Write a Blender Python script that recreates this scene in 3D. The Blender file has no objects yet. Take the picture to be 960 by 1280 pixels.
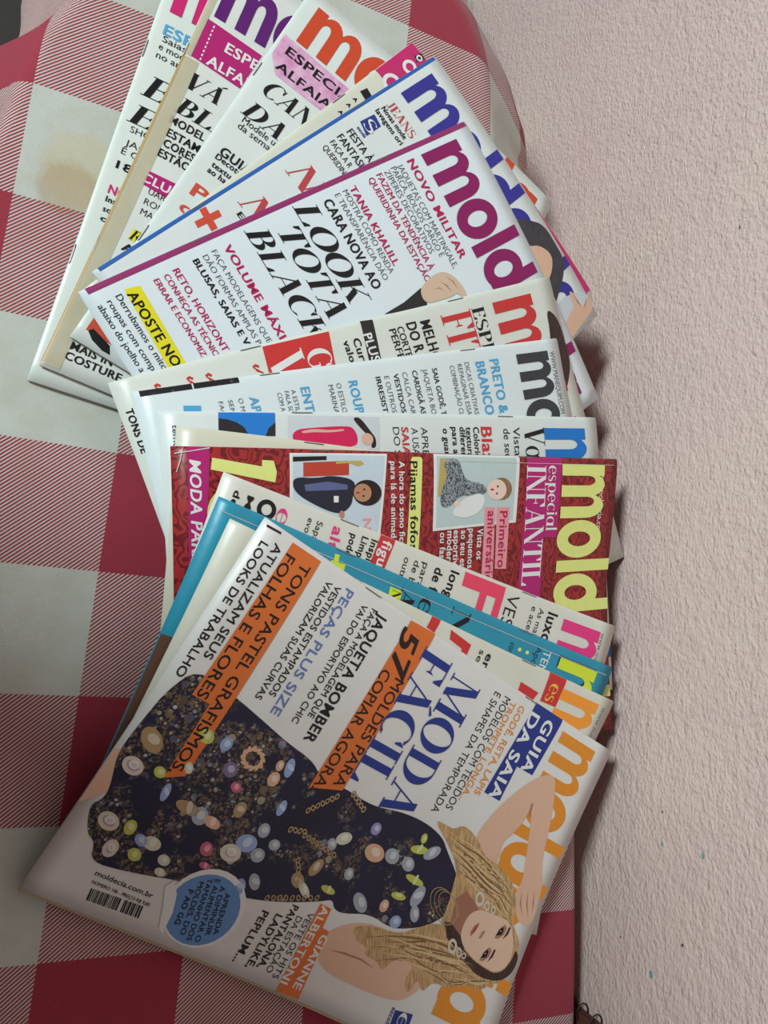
import bpy, bmesh, math, random
from mathutils import Vector, Matrix
from mathutils.geometry import tessellate_polygon

U = 0.01                      # all lengths below are written in centimetres
scene = bpy.context.scene
col = scene.collection

# ------------------------------------------------------------------ camera
CAM = (24.199, 1.3826, 37.7808)
YAW, TILT, ROLL = 0.344647, 1.159471, -0.216176
FOCAL_PX = 870.667            # for a 960 x 1280 frame
fw = Vector((-math.sin(YAW)*math.cos(TILT), math.cos(YAW)*math.cos(TILT), -math.sin(TILT)))
rt = fw.cross(Vector((0, 0, 1))).normalized(); up = rt.cross(fw)
r2 = math.cos(ROLL)*rt + math.sin(ROLL)*up; u2 = -math.sin(ROLL)*rt + math.cos(ROLL)*up
cd = bpy.data.cameras.new('camera'); cam = bpy.data.objects.new('camera', cd); col.objects.link(cam)
cx, cy, cz = u2, -r2, -fw     # the phone is held upright while the table runs sideways
cam.matrix_world = Matrix(((cx.x, cy.x, cz.x, CAM[0]*U), (cx.y, cy.y, cz.y, CAM[1]*U), (cx.z, cy.z, cz.z, CAM[2]*U), (0, 0, 0, 1)))
cd.sensor_fit = 'VERTICAL'; cd.sensor_height = 36.0; cd.lens = FOCAL_PX/1280*36.0
cd.clip_start = 0.01; cd.clip_end = 50
scene.camera = cam

# ------------------------------------------------------------------ light
world = bpy.data.worlds.new('room_light'); scene.world = world; world.use_nodes = True
bg = world.node_tree.nodes['Background']; bg.inputs[0].default_value = (1.0, 0.91, 0.84, 1); bg.inputs[1].default_value = 0.135
def area(name, loc, target, sx, sy, power, color):
    d = bpy.data.lights.new(name, 'AREA'); d.shape = 'RECTANGLE'; d.size = sx; d.size_y = sy; d.energy = power; d.color = color
    o = bpy.data.objects.new(name, d); col.objects.link(o); o.location = Vector(loc)*U
    o.rotation_euler = (Vector(target)-Vector(loc)).to_track_quat('-Z', 'Y').to_euler(); return o
area('window_front_left_offscreen', (-62, -150, 140), (15, 12, 0), 0.40, 0.46, 50, (0.83, 0.98, 0.98))
vs = scene.view_settings
vs.view_transform = 'Standard'; vs.look = 'None'; vs.gamma = 1.0; vs.exposure = 0.0; vs.use_curve_mapping = False

# ------------------------------------------------------------------ helpers
def lin(c):
    return tuple(((v/255.)/12.92 if v/255. <= .04045 else ((v/255.+.055)/1.055)**2.4) for v in c)+(1,)
def tag(o, label=None, cat=None, group=None, kind=None):
    if label: o['label'] = label
    if cat: o['category'] = cat
    if group: o['group'] = group
    if kind: o['kind'] = kind
    return o
def link(name, me, mat=None, parent=None):
    o = bpy.data.objects.new(name, me); col.objects.link(o)
    if mat is not None: me.materials.append(mat)
    if parent is not None: o.parent = parent
    return o
def empty(name, loc):
    o = bpy.data.objects.new(name, None); col.objects.link(o); o.location = loc; o.empty_display_size = .02; return o
def mesh(name, v, f, smooth=False):
    me = bpy.data.meshes.new(name); me.from_pydata(v, [], f); me.update()
    if smooth: me.polygons.foreach_set('use_smooth', [True]*len(me.polygons))
    return me
def new_mat(name, rough=.5, spec=.5):
    m = bpy.data.materials.new(name); m.use_nodes = True
    b = m.node_tree.nodes['Principled BSDF']; b.inputs['Roughness'].default_value = rough; b.inputs['Specular IOR Level'].default_value = spec
    return m, m.node_tree, b
def N(nt, typ, **kw):
    n = nt.nodes.new(typ)
    for k, v in kw.items(): setattr(n, k, v)
    return n
def math_n(nt, op, a, b=None, c=None):
    n = N(nt, 'ShaderNodeMath', operation=op)
    for i, v in enumerate((a, b, c)):
        if v is None: continue
        if isinstance(v, (int, float)): n.inputs[i].default_value = v
        else: nt.links.new(v, n.inputs[i])
    return n.outputs[0]
def mixc(nt, fac, a, b):
    n = N(nt, 'ShaderNodeMix', data_type='RGBA')
    for i, v in ((0, fac), (6, a), (7, b)):
        if hasattr(v, 'is_linked'): nt.links.new(v, n.inputs[i])
        else: n.inputs[i].default_value = v
    return n.outputs[2]
def noise(nt, vec, scale, detail=4, rough=.6):
    n = N(nt, 'ShaderNodeTexNoise'); n.inputs['Scale'].default_value = scale; n.inputs['Detail'].default_value = detail; n.inputs['Roughness'].default_value = rough
    if vec is not None: nt.links.new(vec, n.inputs['Vector'])
    return n.outputs[0]
def ramp(nt, fac, stops):
    n = N(nt, 'ShaderNodeValToRGB'); e = n.color_ramp.elements
    while len(e) < len(stops): e.new(.5)
    for x, (p, c) in zip(e, stops): x.position = p; x.color = c
    nt.links.new(fac, n.inputs[0]); return n.outputs[0]
def bump(nt, b, h, strength, dist):
    n = N(nt, 'ShaderNodeBump'); n.inputs['Strength'].default_value = strength; n.inputs['Distance'].default_value = dist
    nt.links.new(h, n.inputs['Height']); nt.links.new(n.outputs[0], b.inputs['Normal'])
def box(name, x0, x1, y0, y1, z0, z1, mat, parent=None, bev=.0, off=(0, 0, 0)):
    bm = bmesh.new(); bmesh.ops.create_cube(bm, size=1)
    for v in bm.verts:
        v.co = Vector(((x0+x1)/2+v.co.x*(x1-x0)-off[0], (y0+y1)/2+v.co.y*(y1-y0)-off[1], (z0+z1)/2+v.co.z*(z1-z0)-off[2]))*U
    if bev: bmesh.ops.bevel(bm, geom=bm.edges[:], offset=bev*U, segments=2, affect='EDGES')
    me = bpy.data.meshes.new(name); bm.to_mesh(me); bm.free(); return link(name, me, mat, parent)

# ------------------------------------------------------------------ materials of the setting
def wall_material():
    m, nt, b = new_mat('pink_plaster', .85, .25)
    g = N(nt, 'ShaderNodeNewGeometry').outputs['Position']
    big = noise(nt, g, 5, 4, .6); mid = noise(nt, g, 22, 5, .65)
    base = mixc(nt, ramp(nt, big, [(.35, (0, 0, 0, 1)), (.68, (1, 1, 1, 1))]), lin((233, 203, 199)), lin((237, 213, 202)))
    mp = N(nt, 'ShaderNodeMapping'); mp.inputs['Scale'].default_value = (.6, 1.0, 1.0); nt.links.new(g, mp.inputs[0])
    fine = noise(nt, mp.outputs[0], 500, 5, .6); rough = noise(nt, mp.outputs[0], 190, 3, .5)
    base = mixc(nt, math_n(nt, 'MULTIPLY', ramp(nt, mid, [(.5, (0, 0, 0, 1)), (.75, (1, 1, 1, 1))]), .35), base, lin((216, 186, 188)))
    nt.links.new(base, b.inputs['Base Color'])
    h = math_n(nt, 'ADD', math_n(nt, 'MULTIPLY', fine, .7), math_n(nt, 'MULTIPLY', rough, .6))
    bump(nt, b, h, .85, .0038)
    return m
def wood_material(name, c1, c2):
    m, nt, b = new_mat(name, .5)
    g = N(nt, 'ShaderNodeTexCoord').outputs['Object']
    mp = N(nt, 'ShaderNodeMapping'); mp.inputs['Scale'].default_value = (3, 30, 30); nt.links.new(g, mp.inputs[0])
    nt.links.new(mixc(nt, noise(nt, mp.outputs[0], 1.5, 5), lin(c1), lin(c2)), b.inputs['Base Color']); return m
def cloth_material():
    m, nt, b = new_mat('buffalo_check_twill', .95, .15)
    uv = N(nt, 'ShaderNodeUVMap', uv_map='cloth').outputs[0]
    sp = N(nt, 'ShaderNodeSeparateXYZ'); nt.links.new(uv, sp.inputs[0]); x, y = sp.outputs[0], sp.outputs[1]
    # a 6 cm check: x runs along the wall, y towards it; rows/columns alternate cream and red yarn
    xs = math_n(nt, 'ADD', x, math_n(nt, 'MULTIPLY', math_n(nt, 'SUBTRACT', y, 10), 0.0116))
    fr = math_n(nt, 'FLOORED_MODULO', math_n(nt, 'DIVIDE', math_n(nt, 'ADD', xs, 6.706), 6.0957), 2)
    fc = math_n(nt, 'FLOORED_MODULO', math_n(nt, 'DIVIDE', math_n(nt, 'ADD', y, 4.7996), 6.6564), 2)
    redrow = math_n(nt, 'LESS_THAN', fr, 1); redcol = math_n(nt, 'GREATER_THAN', fc, 1)
    st = math_n(nt, 'FRACT', math_n(nt, 'DIVIDE', math_n(nt, 'ADD', math_n(nt, 'MULTIPLY', x, 1.0), math_n(nt, 'MULTIPLY', y, .95)), .212))
    stripe = math_n(nt, 'GREATER_THAN', st, .46)
    both = math_n(nt, 'MULTIPLY', redrow, redcol)
    one = math_n(nt, 'ABSOLUTE', math_n(nt, 'SUBTRACT', redrow, redcol))
    red = math_n(nt, 'ADD', both, math_n(nt, 'MULTIPLY', one, stripe))
    wv = noise(nt, uv, 9, 3); fz = noise(nt, uv, .35, 5, .6)
    cream = mixc(nt, ramp(nt, fz, [(.4, (0, 0, 0, 1)), (.75, (1, 1, 1, 1))]), lin((200, 203, 197)), lin((190, 188, 176)))
    # a tea stain with a darker rim on one cream square
    st1 = N(nt, 'ShaderNodeVectorMath', operation='DISTANCE'); nt.links.new(uv, st1.inputs[0]); st1.inputs[1].default_value = (3.5, -1.7, 0)
    dd = math_n(nt, 'ADD', st1.outputs['Value'], math_n(nt, 'MULTIPLY', math_n(nt, 'SUBTRACT', noise(nt, uv, .5, 4), .5), 2.6))
    mask = ramp(nt, math_n(nt, 'DIVIDE', dd, 4.0), [(.42, (1, 1, 1, 1)), (.62, (0, 0, 0, 1))])
    st2 = N(nt, 'ShaderNodeVectorMath', operation='DISTANCE'); nt.links.new(uv, st2.inputs[0]); st2.inputs[1].default_value = (4.6, -2.4, 0)
    d2 = math_n(nt, 'ADD', st2.outputs['Value'], math_n(nt, 'MULTIPLY', math_n(nt, 'SUBTRACT', noise(nt, uv, .8, 4), .5), 1.2))
    mask2 = ramp(nt, math_n(nt, 'DIVIDE', d2, 2.2), [(.55, (1, 1, 1, 1)), (.8, (0, 0, 0, 1))])
    cream = mixc(nt, math_n(nt, 'MULTIPLY', mask, .4), cream, lin((205, 186, 140)))
    cream = mixc(nt, math_n(nt, 'MULTIPLY', mask2, .45), cream, lin((172, 142, 98)))
    rd = mixc(nt, wv, lin((150, 50, 66)), lin((166, 62, 78)))
    rd = mixc(nt, math_n(nt, 'MULTIPLY', mask2, .35), rd, lin((140, 78, 60)))
    nt.links.new(mixc(nt, red, cream, rd), b.inputs['Base Color'])
    tw = math_n(nt, 'SINE', math_n(nt, 'MULTIPLY', math_n(nt, 'ADD', x, y), 2*math.pi/.106))
    h = math_n(nt, 'ADD', math_n(nt, 'MULTIPLY', tw, .3), noise(nt, uv, 14, 3))
    bump(nt, b, h, .35, .0006)
    b.inputs['Sheen Weight'].default_value = .15
    return m

# ------------------------------------------------------------------ the setting
WALL_Y, FLOOR_Z = 34.95, -75.0
pm = wall_material()
wl = box('wall_back', -160, 200, WALL_Y, WALL_Y+12, FLOOR_Z, 185, pm); tag(wl, kind='structure')
fm, nt, b = new_mat('dark_floor', .6); g = N(nt, 'ShaderNodeNewGeometry').outputs['Position']
nt.links.new(mixc(nt, noise(nt, g, 6, 5), lin((44, 40, 40)), lin((60, 54, 52))), b.inputs['Base Color'])
fl = box('floor', -160, 200, -220, WALL_Y+12, FLOOR_Z-4, FLOOR_Z, fm); tag(fl, kind='structure')

# flecks of old paint on the wall: thin chips with their own edge
def chip(name, x, z, a, b_, colr, seed):
    rnd = random.Random(seed); n = 11; v = []; f = []
    for k in range(n):
        an = 2*math.pi*k/n; r = .75+.4*rnd.random()
        v.append((x+a*r*math.cos(an), WALL_Y-.03, z+b_*r*math.sin(an)))
    v += [(p[0], WALL_Y+.02, p[2]) for p in v]
    f = [list(range(n))]+[[k, k+n, (k+1) % n+n, (k+1) % n] for k in range(n)]
    m, nt, bb = new_mat(name+'_paint', .7); bb.inputs['Base Color'].default_value = lin(colr)
    link(name, mesh(name, [tuple(c*U for c in p) for p in v], f), m, wl)
chip('paint_chip', 43.8, 4.2, .22, .16, (120, 160, 158), 1)
chip('paint_chip', 41.2, 6.4, .08, .07, (70, 70, 74), 2)
chip('paint_chip', 42.9, 1.6, .07, .05, (120, 80, 80), 3)
chip('paint_chip', 36.4, 4.6, .12, .1, (120, 160, 158), 6)
chip('paint_chip', 34.6, 4.5, .1, .08, (96, 120, 118), 7)
chip('paint_chip', 36.0, 7.6, .2, .12, (124, 160, 156), 8)
chip('paint_chip', -1.0, 8.6, .16, .05, (92, 78, 74), 4)

# ------------------------------------------------------------------ table and its cloth
OUTLINE = [(.8, -6.0), (-4.6, -4.6), (-11, -1.0), (-15.8, 4.2), (-18.4, 10.0), (-18.4, 15.2), (-16.4, 18.8), (-13.0, 21.0), (-9.2, 21.9), (-5.4, 22.7), (-1.0, 24.4), (6, 28.0), (20, 31.2), (38, 32.86), (47.4, 33.58), (60, 33.9), (92, 34.0), (98, 30), (99, 12), (98, -6), (92, -10.5), (60, -11), (30, -9.8), (12, -8.0)]
def spline(pts, per):
    out = []; n = len(pts)
    for i in range(n):
        p0, p1, p2, p3 = (Vector(pts[(i+k-1) % n]) for k in range(4))
        for j in range(per):
            t = j/per
            out.append(.5*((2*p1)+(p2-p0)*t+(2*p0-5*p1+4*p2-p3)*t*t+(3*p1-p0-3*p2+p3)*t**3))
    return out
ring = spline(OUTLINE, 10); NR = len(ring)
area2 = sum(ring[i].x*ring[(i+1) % NR].y-ring[(i+1) % NR].x*ring[i].y for i in range(NR))
nor = []
for i in range(NR):
    d = (ring[(i+1) % NR]-ring[i-1]).normalized(); n_ = Vector((d.y, -d.x))
    nor.append(n_ if area2 > 0 else -n_)
def smooth01(a): a = min(1, max(0, a)); return a*a*(3-2*a)
def cloth():
    R_ = .9; NROW = 30; STEP = [.0]+[.283]*5+[.7]*10+[1.4]*14     # arc steps outward and down from the flat top
    rows = range(NROW); v, uvs, f = [], [], []
    prof = []
    for i in range(NR):
        q = ring[i]
        back = smooth01((6-q.x)/7)*smooth01((q.y-9)/5)          # slack cloth slanting off the back left corner
        front = smooth01((4-q.x)/5)*smooth01((12-q.y)/6)         # flaring folds at the front left corner
        hold = 8.5*back+7*front
        x, z, arc, pts = -R_, 0., -R_, []
        for k in range(NROW):
            arc += STEP[k]
            a = min(1, (arc+R_)/(R_*math.pi/2))
            low = math.radians(90-50*back-32*front)
            ang = a*low
            if arc > hold: ang = low+(math.pi/2-low)*smooth01((arc-hold)/4)
            x += STEP[k]*math.cos(ang); z -= STEP[k]*math.sin(ang); pts.append((x, z, arc))
        prof.append(pts)
    for ri in rows:
        for i in range(NR):
            ins, dz, arc = prof[i][ri]; fold = 0
            if ri >= 6:
                h = (ri-5)/24; ph = i*2*math.pi/NR
                fold = 1.3*h**.7*(math.sin(ph*17)+.6*math.sin(ph*29+1.3)) + 1.0*h
                if nor[i].y > .6: fold = min(fold, .6)*.3      # pressed by the wall
            q = ring[i]+nor[i]*(ins+fold); w = ring[i]+nor[i]*arc
            v.append((q.x*U, min(q.y, WALL_Y-.1)*U, dz*U)); uvs.append((w.x, w.y))
    rows = list(rows)
    for ri in range(len(rows)-1):
        for i in range(NR):
            j = (i+1) % NR; a, b_, c, d = ri*NR+i, ri*NR+j, (ri+1)*NR+j, (ri+1)*NR+i
            f.append((a, d, c, b_) if area2 > 0 else (a, b_, c, d))
    f.append(tuple(range(NR)) if area2 > 0 else tuple(reversed(range(NR))))
    me = mesh('tablecloth', v, f, True); me.polygons[len(f)-1].use_smooth = False
    ul = me.uv_layers.new(name='cloth')
    for lo in me.loops: ul.data[lo.index].uv = uvs[lo.vertex_index]
    return me
cl = link('tablecloth', cloth(), cloth_material())
tag(cl, 'red and cream buffalo check cloth spread over the table under the magazines', 'tablecloth')
wood = wood_material('table_wood', (96, 62, 40), (120, 82, 54))
tb = empty('table', Vector((40, 12, FLOOR_Z))*U); tag(tb, 'wooden table with rounded ends under the checked cloth', 'table')
v = []; nn = len(ring)
for z in (-.15, -2.6): v += [((q.x-n_.x*1.8-40)*U, (q.y-n_.y*1.8-12)*U, (z-FLOOR_Z)*U) for q, n_ in zip(ring, nor)]
f = [tuple(range(nn)) if area2 > 0 else tuple(reversed(range(nn))), tuple(reversed(range(nn, 2*nn)))]+[(i, i+nn, (i+1) % nn+nn, (i+1) % nn) for i in range(nn)]
link('table_top', mesh('table_top', v, f), wood, tb)
for lx, ly in ((-8, 3), (-8, 18), (88, 0), (88, 26)):
    box('leg', lx-2.5, lx+2.5, ly-2.5, ly+2.5, FLOOR_Z, -2.6, wood, tb, .4, (40, 12, FLOOR_Z))

# a spiral notebook standing in the gap between table and wall
nb = empty('spiral_notebook', Vector((56.3, 34.38, -17))*U); tag(nb, 'brown spiral notebook standing between the table edge and the pink wall', 'notebook')
brown, nt, b = new_mat('brown_card', .6); b.inputs['Base Color'].default_value = lin((98, 60, 50))
paper, nt, b = new_mat('notebook_paper', .7); b.inputs['Base Color'].default_value = lin((214, 206, 190))
wire, nt, b = new_mat('dark_wire', .4); b.inputs['Base Color'].default_value = lin((62, 48, 48)); b.inputs['Metallic'].default_value = .5
def nb_box(name, w, y0, y1, h, mat):
    o = box(name, -w/2, w/2, y0, y1, 0, h, mat, nb, .05); return o
nb.rotation_euler = (0, math.radians(-1.5), 0)
nb_box('cover', 15, -.24, -.18, 21.2, brown); nb_box('pages', 14.4, -.18, .18, 21.0, paper); nb_box('cover', 15, .18, .24, 21.2, brown)
def torus(R1, r, nseg=16, m=5):
    v, f = [], []
    for i in range(nseg):
        a = 2*math.pi*i/nseg
        for j in range(m):
            t = 2*math.pi*j/m; v.append((0, (R1+r*math.cos(t))*math.cos(a)*U, (R1*1.25+r*math.cos(t))*math.sin(a)*U+r*math.sin(t)*0))
            v[-1] = (r*math.sin(t)*U, v[-1][1], v[-1][2])
    for i in range(nseg):
        for j in range(m): f.append((i*m+j, ((i+1) % nseg)*m+j, ((i+1) % nseg)*m+(j+1) % m, i*m+(j+1) % m))
    return mesh('wire_loop', v, f, True)
tm = torus(.42, .045); tm.materials.append(wire)
for k in range(16):           # spiral up the notebook's side
    o = bpy.data.objects.new('wire_loop', tm); col.objects.link(o); o.parent = nb; o.location = Vector((-7.45, 0, .8+k*1.3))*U; o.rotation_euler = (0, math.radians(90), 0)

# unseen cabinet-shaped blocker, added to keep window light off the near table end
cb = empty('added_light_blocker', Vector((44, -54, FLOOR_Z))*U); tag(cb, 'unseen cabinet-shaped block added in front of the table to shade its near end', 'light blocker')
cw = wood_material('blocker_wood', (84, 60, 46), (104, 76, 58)); off = (44, -54, FLOOR_Z); CX0, CX1, CY0, CY1, CZ = 5.8, 72., -78., -32., 50.
box('body', CX0, CX1, CY0, CY1, FLOOR_Z+6, CZ, cw, cb, .3, off); box('blocker_plinth', CX0+2, CX1-2, CY0+2, CY1-2, FLOOR_Z, FLOOR_Z+6, cw, cb, .1, off)
for x0, x1, hx in ((CX0+1, 37, 35), (37.6, CX1-1, 39.6)):
    d = box('blocker_door', x0, x1, CY0-1.6, CY0, FLOOR_Z+8, CZ-2, cw, cb, .3, off); box('blocker_handle', hx-.6, hx+.6, CY0-4, CY0-1.6, -14, -2, wire, d, .2, off)

# ------------------------------------------------------------------ magazines: sheets, paper and print
PW, PH, THICK, SPINE_R, HINGE = 20.2, 26.6, .25, .35, 1.6
# each sheet: (x, y, turn, width scale, height scale), then the cubic that bends it over those below
SHEETS = {
 '1': ([14.9617, -2.7496, -1.4284, 0.8601, 1.0011], [0.2687, 0.0, -0.0, 0.0, 0.0, -0.0, 0.0, -0.0, 0.0, 0.0]),
 '2': ([14.1723, -2.3047, -1.3461, 0.8603, 1.004], [0.5386, -0.0017, 0.0019, -0.0021, -0.0164, 0.0129, -0.0001, 0.0435, -0.0165, -0.03]),
 '3': ([12.515, -1.1631, -1.1902, 0.9789, 0.9819], [0.8591, -0.0251, -0.0332, 0.0182, -0.6873, 0.3775, -0.0048, 2.3064, -0.6872, -1.8659]),
 '4': ([10.2532, -1.0592, -0.9179, 0.965, 1.0], [1.1035, 0.1444, -0.4462, 0.2929, -0.2035, 0.4664, -0.1092, 1.0499, -1.1307, -0.9276]),
 '5': ([9.1684, -0.6414, -0.8463, 0.9692, 0.9783], [1.3784, 0.0884, -0.3567, 0.2668, -0.1963, 0.7166, -0.382, 0.9368, -1.3394, -0.7997]),
 '6': ([10.4329, -1.0753, -0.7039, 0.9823, 0.9895], [1.6104, 0.3248, -0.6484, 0.3618, -0.0266, 0.6989, -0.8035, 0.5078, -1.3092, -0.4729]),
 '7': ([14.6839, 0.9168, -0.4721, 0.958, 1.0567], [1.7824, 2.1146, -4.53, 2.5429, 2.6539, -5.3118, -0.359, -2.3767, 5.5294, -1.7703]),
 '8': ([15.0235, 2.0326, -0.3538, 0.9503, 1.0026], [2.2075, 1.913, -4.625, 2.1944, 2.4845, -4.9931, 0.7787, -2.9893, 4.752, -1.4361]),
 '9': ([15.8448, 3.3218, -0.1987, 0.8931, 1.0499], [2.674, 1.7141, -5.6373, 2.7494, 2.2744, -5.1305, 1.9286, -4.0489, 4.2537, -0.3527]),
 '9b': ([16.4442, 4.2881, -0.0675, 1.0001, 1.0021], [3.1416, 1.0925, -5.2832, 2.7036, 2.6725, -5.2707, 2.1244, -8.1546, 5.0696, 2.6063]),
 '10': ([17.5901, 4.1221, -0.1632, 0.8674, 1.0772], [3.5576, 0.473, -4.89, 2.7114, 1.5444, -2.7156, 1.3251, -6.0036, 3.0883, 1.9325]),
 '11': ([18.517, 6.6749, 0.2, 0.9513, 1.0107], [4.1969, -1.5621, -3.9461, 3.1251, -0.2456, -2.3362, 0.7667, -4.8466, 4.2269, 1.4208]),
 '12': ([19.755, 6.5694, 0.2499, 0.9295, 1.0255], [4.4507, -2.0186, -3.7238, 3.1185, -0.882, -1.67, 0.7161, -4.1821, 4.1277, 1.1509]),
 '13': ([20.7623, 7.196, 0.2923, 0.9074, 1.0219], [4.6513, -2.6913, -2.8084, 2.7252, -1.3836, -0.8086, 0.6254, -3.4362, 3.4511, 0.9733]),
 '14': ([20.4729, 8.8163, 0.4305, 0.9755, 1.0069], [4.8356, -2.739, -3.6101, 3.4566, -0.9872, -2.839, 2.2198, -3.5792, 4.742, 0.6875]),
}
# [870.6667752338626, 24.199226049595236, 1.3825913370888545, 37.780821273732656, 0.3446472222853807, 1.1594707246648486, -0.21617623127672336]

EXPS = [(a, b_) for a in range(4) for b_ in range(4) if a+b_ <= 3]
class Sheet:
    def __init__(self, key):
        (self.x, self.y, self.th, self.w, self.h), self.c = SHEETS[key]
        self.slip, self.far = {'10': (.14, 9), '13': (.13, 20), '12': (.05, 20)}.get(key, (0., 1))   # slipped leaves: the head slopes in towards the fore edge
    def rnd(self, s):             # rounding of the fold itself
        if s >= SPINE_R: return 0.
        k = 1-max(s, 0)/SPINE_R; return (THICK-.05)/2*(1-math.sqrt(max(0, 1-k*k)))
    def drop(self, s):            # plus the slight slope of the cover towards the fold
        return self.rnd(s)+(.05*(1-max(s, 0)/HINGE)**2 if s < HINGE else 0.)
    def z(self, s, t):
        a, b_ = min(max(s, 0), PW+.5)/PW, min(max(t, 0), PH)/PH
        return sum(c*a**i*b_**j for c, (i, j) in zip(self.c, EXPS))
    def top(self, s, t, d=0.):
        S, T = s*self.w, (t-self.slip*min(s, self.far)*(t/PH)**2)*self.h; cs, sn = math.cos(self.th), math.sin(self.th)
        return Vector((self.x+S*cs+T*sn, self.y-S*sn+T*cs, self.z(s, t)-self.drop(s)+d))
COL = dict(ink=(26, 26, 30), inksoft=(48, 44, 48), black=(38, 34, 38), charcoal=(62, 62, 68), grey=(92, 96, 104), grey2=(120, 120, 126), white=(236, 236, 234), creasewhite=(226, 216, 210),
 pink=(214, 40, 116), hotpink=(204, 44, 112), hotpink2=(240, 62, 138), magenta=(186, 38, 118), rasp=(192, 28, 92), plum=(152, 52, 108), plum2=(146, 26, 98), purple=(98, 32, 116), orangered=(216, 76, 44), coral=(218, 82, 62), coralred=(214, 84, 62),
 red=(212, 58, 58), red2=(198, 72, 76), red3=(196, 70, 52), flame=(246, 76, 108), fuchsia=(222, 34, 92), sky=(84, 172, 220), blue=(46, 98, 176), royal=(54, 52, 152), azure=(28, 124, 212), azure2=(40, 128, 214), navy=(40, 58, 138), navydark=(24, 60, 90), steel=(98, 124, 184),
 lemon=(232, 236, 140), limegreen=(220, 236, 62), yellow=(240, 226, 40), tangerine=(255, 160, 56), amber=(232, 146, 48), orange=(226, 116, 52), brown=(48, 30, 28), gold=(196, 172, 100), gold2=(250, 208, 70),
 pinkwash=(222, 160, 200), salmon=(240, 158, 166), skin=(228, 184, 158), skin2=(222, 192, 166), skinsh=(176, 124, 102), skinsh2=(168, 112, 92), skinface=(234, 196, 172), skinpale=(242, 214, 198), skinbrown=(196, 140, 108), lips=(196, 108, 104), lipdark=(120, 54, 56),
 hairdark=(64, 62, 68), hairbrown=(66, 46, 42), hairblack=(40, 32, 32), hairlight=(150, 112, 84), hairblond=(196, 158, 112), shirtgrey=(206, 212, 220), photogrey=(214, 218, 224), photoblue=(206, 218, 230), paleteal=(196, 212, 212), knit=(110, 116, 124), jacket=(40, 42, 58), denim=(96, 106, 150),
 stickerblue=(104, 148, 206), pearl=(220, 206, 190), mauve=(178, 160, 170), citron=(196, 200, 92), iceblue=(150, 172, 214), violet=(128, 112, 150), rose=(208, 96, 128), peach=(222, 176, 142), ivory=(214, 212, 190), silver=(168, 172, 184), lav=(158, 146, 196), tan=(174, 144, 106), dress=(38, 38, 66), hairgold=(222, 190, 144), hairshade=(132, 98, 66), brownphoto=(110, 78, 62), tapebrown=(188, 150, 92))
COL.update({k+'_l': tuple(int(v+(255-v)*.45) for v in COL[k]) for k in ('pearl', 'mauve', 'citron', 'iceblue', 'violet', 'rose', 'peach', 'ivory', 'silver', 'lav', 'tan')})
MATS = {}
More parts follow.
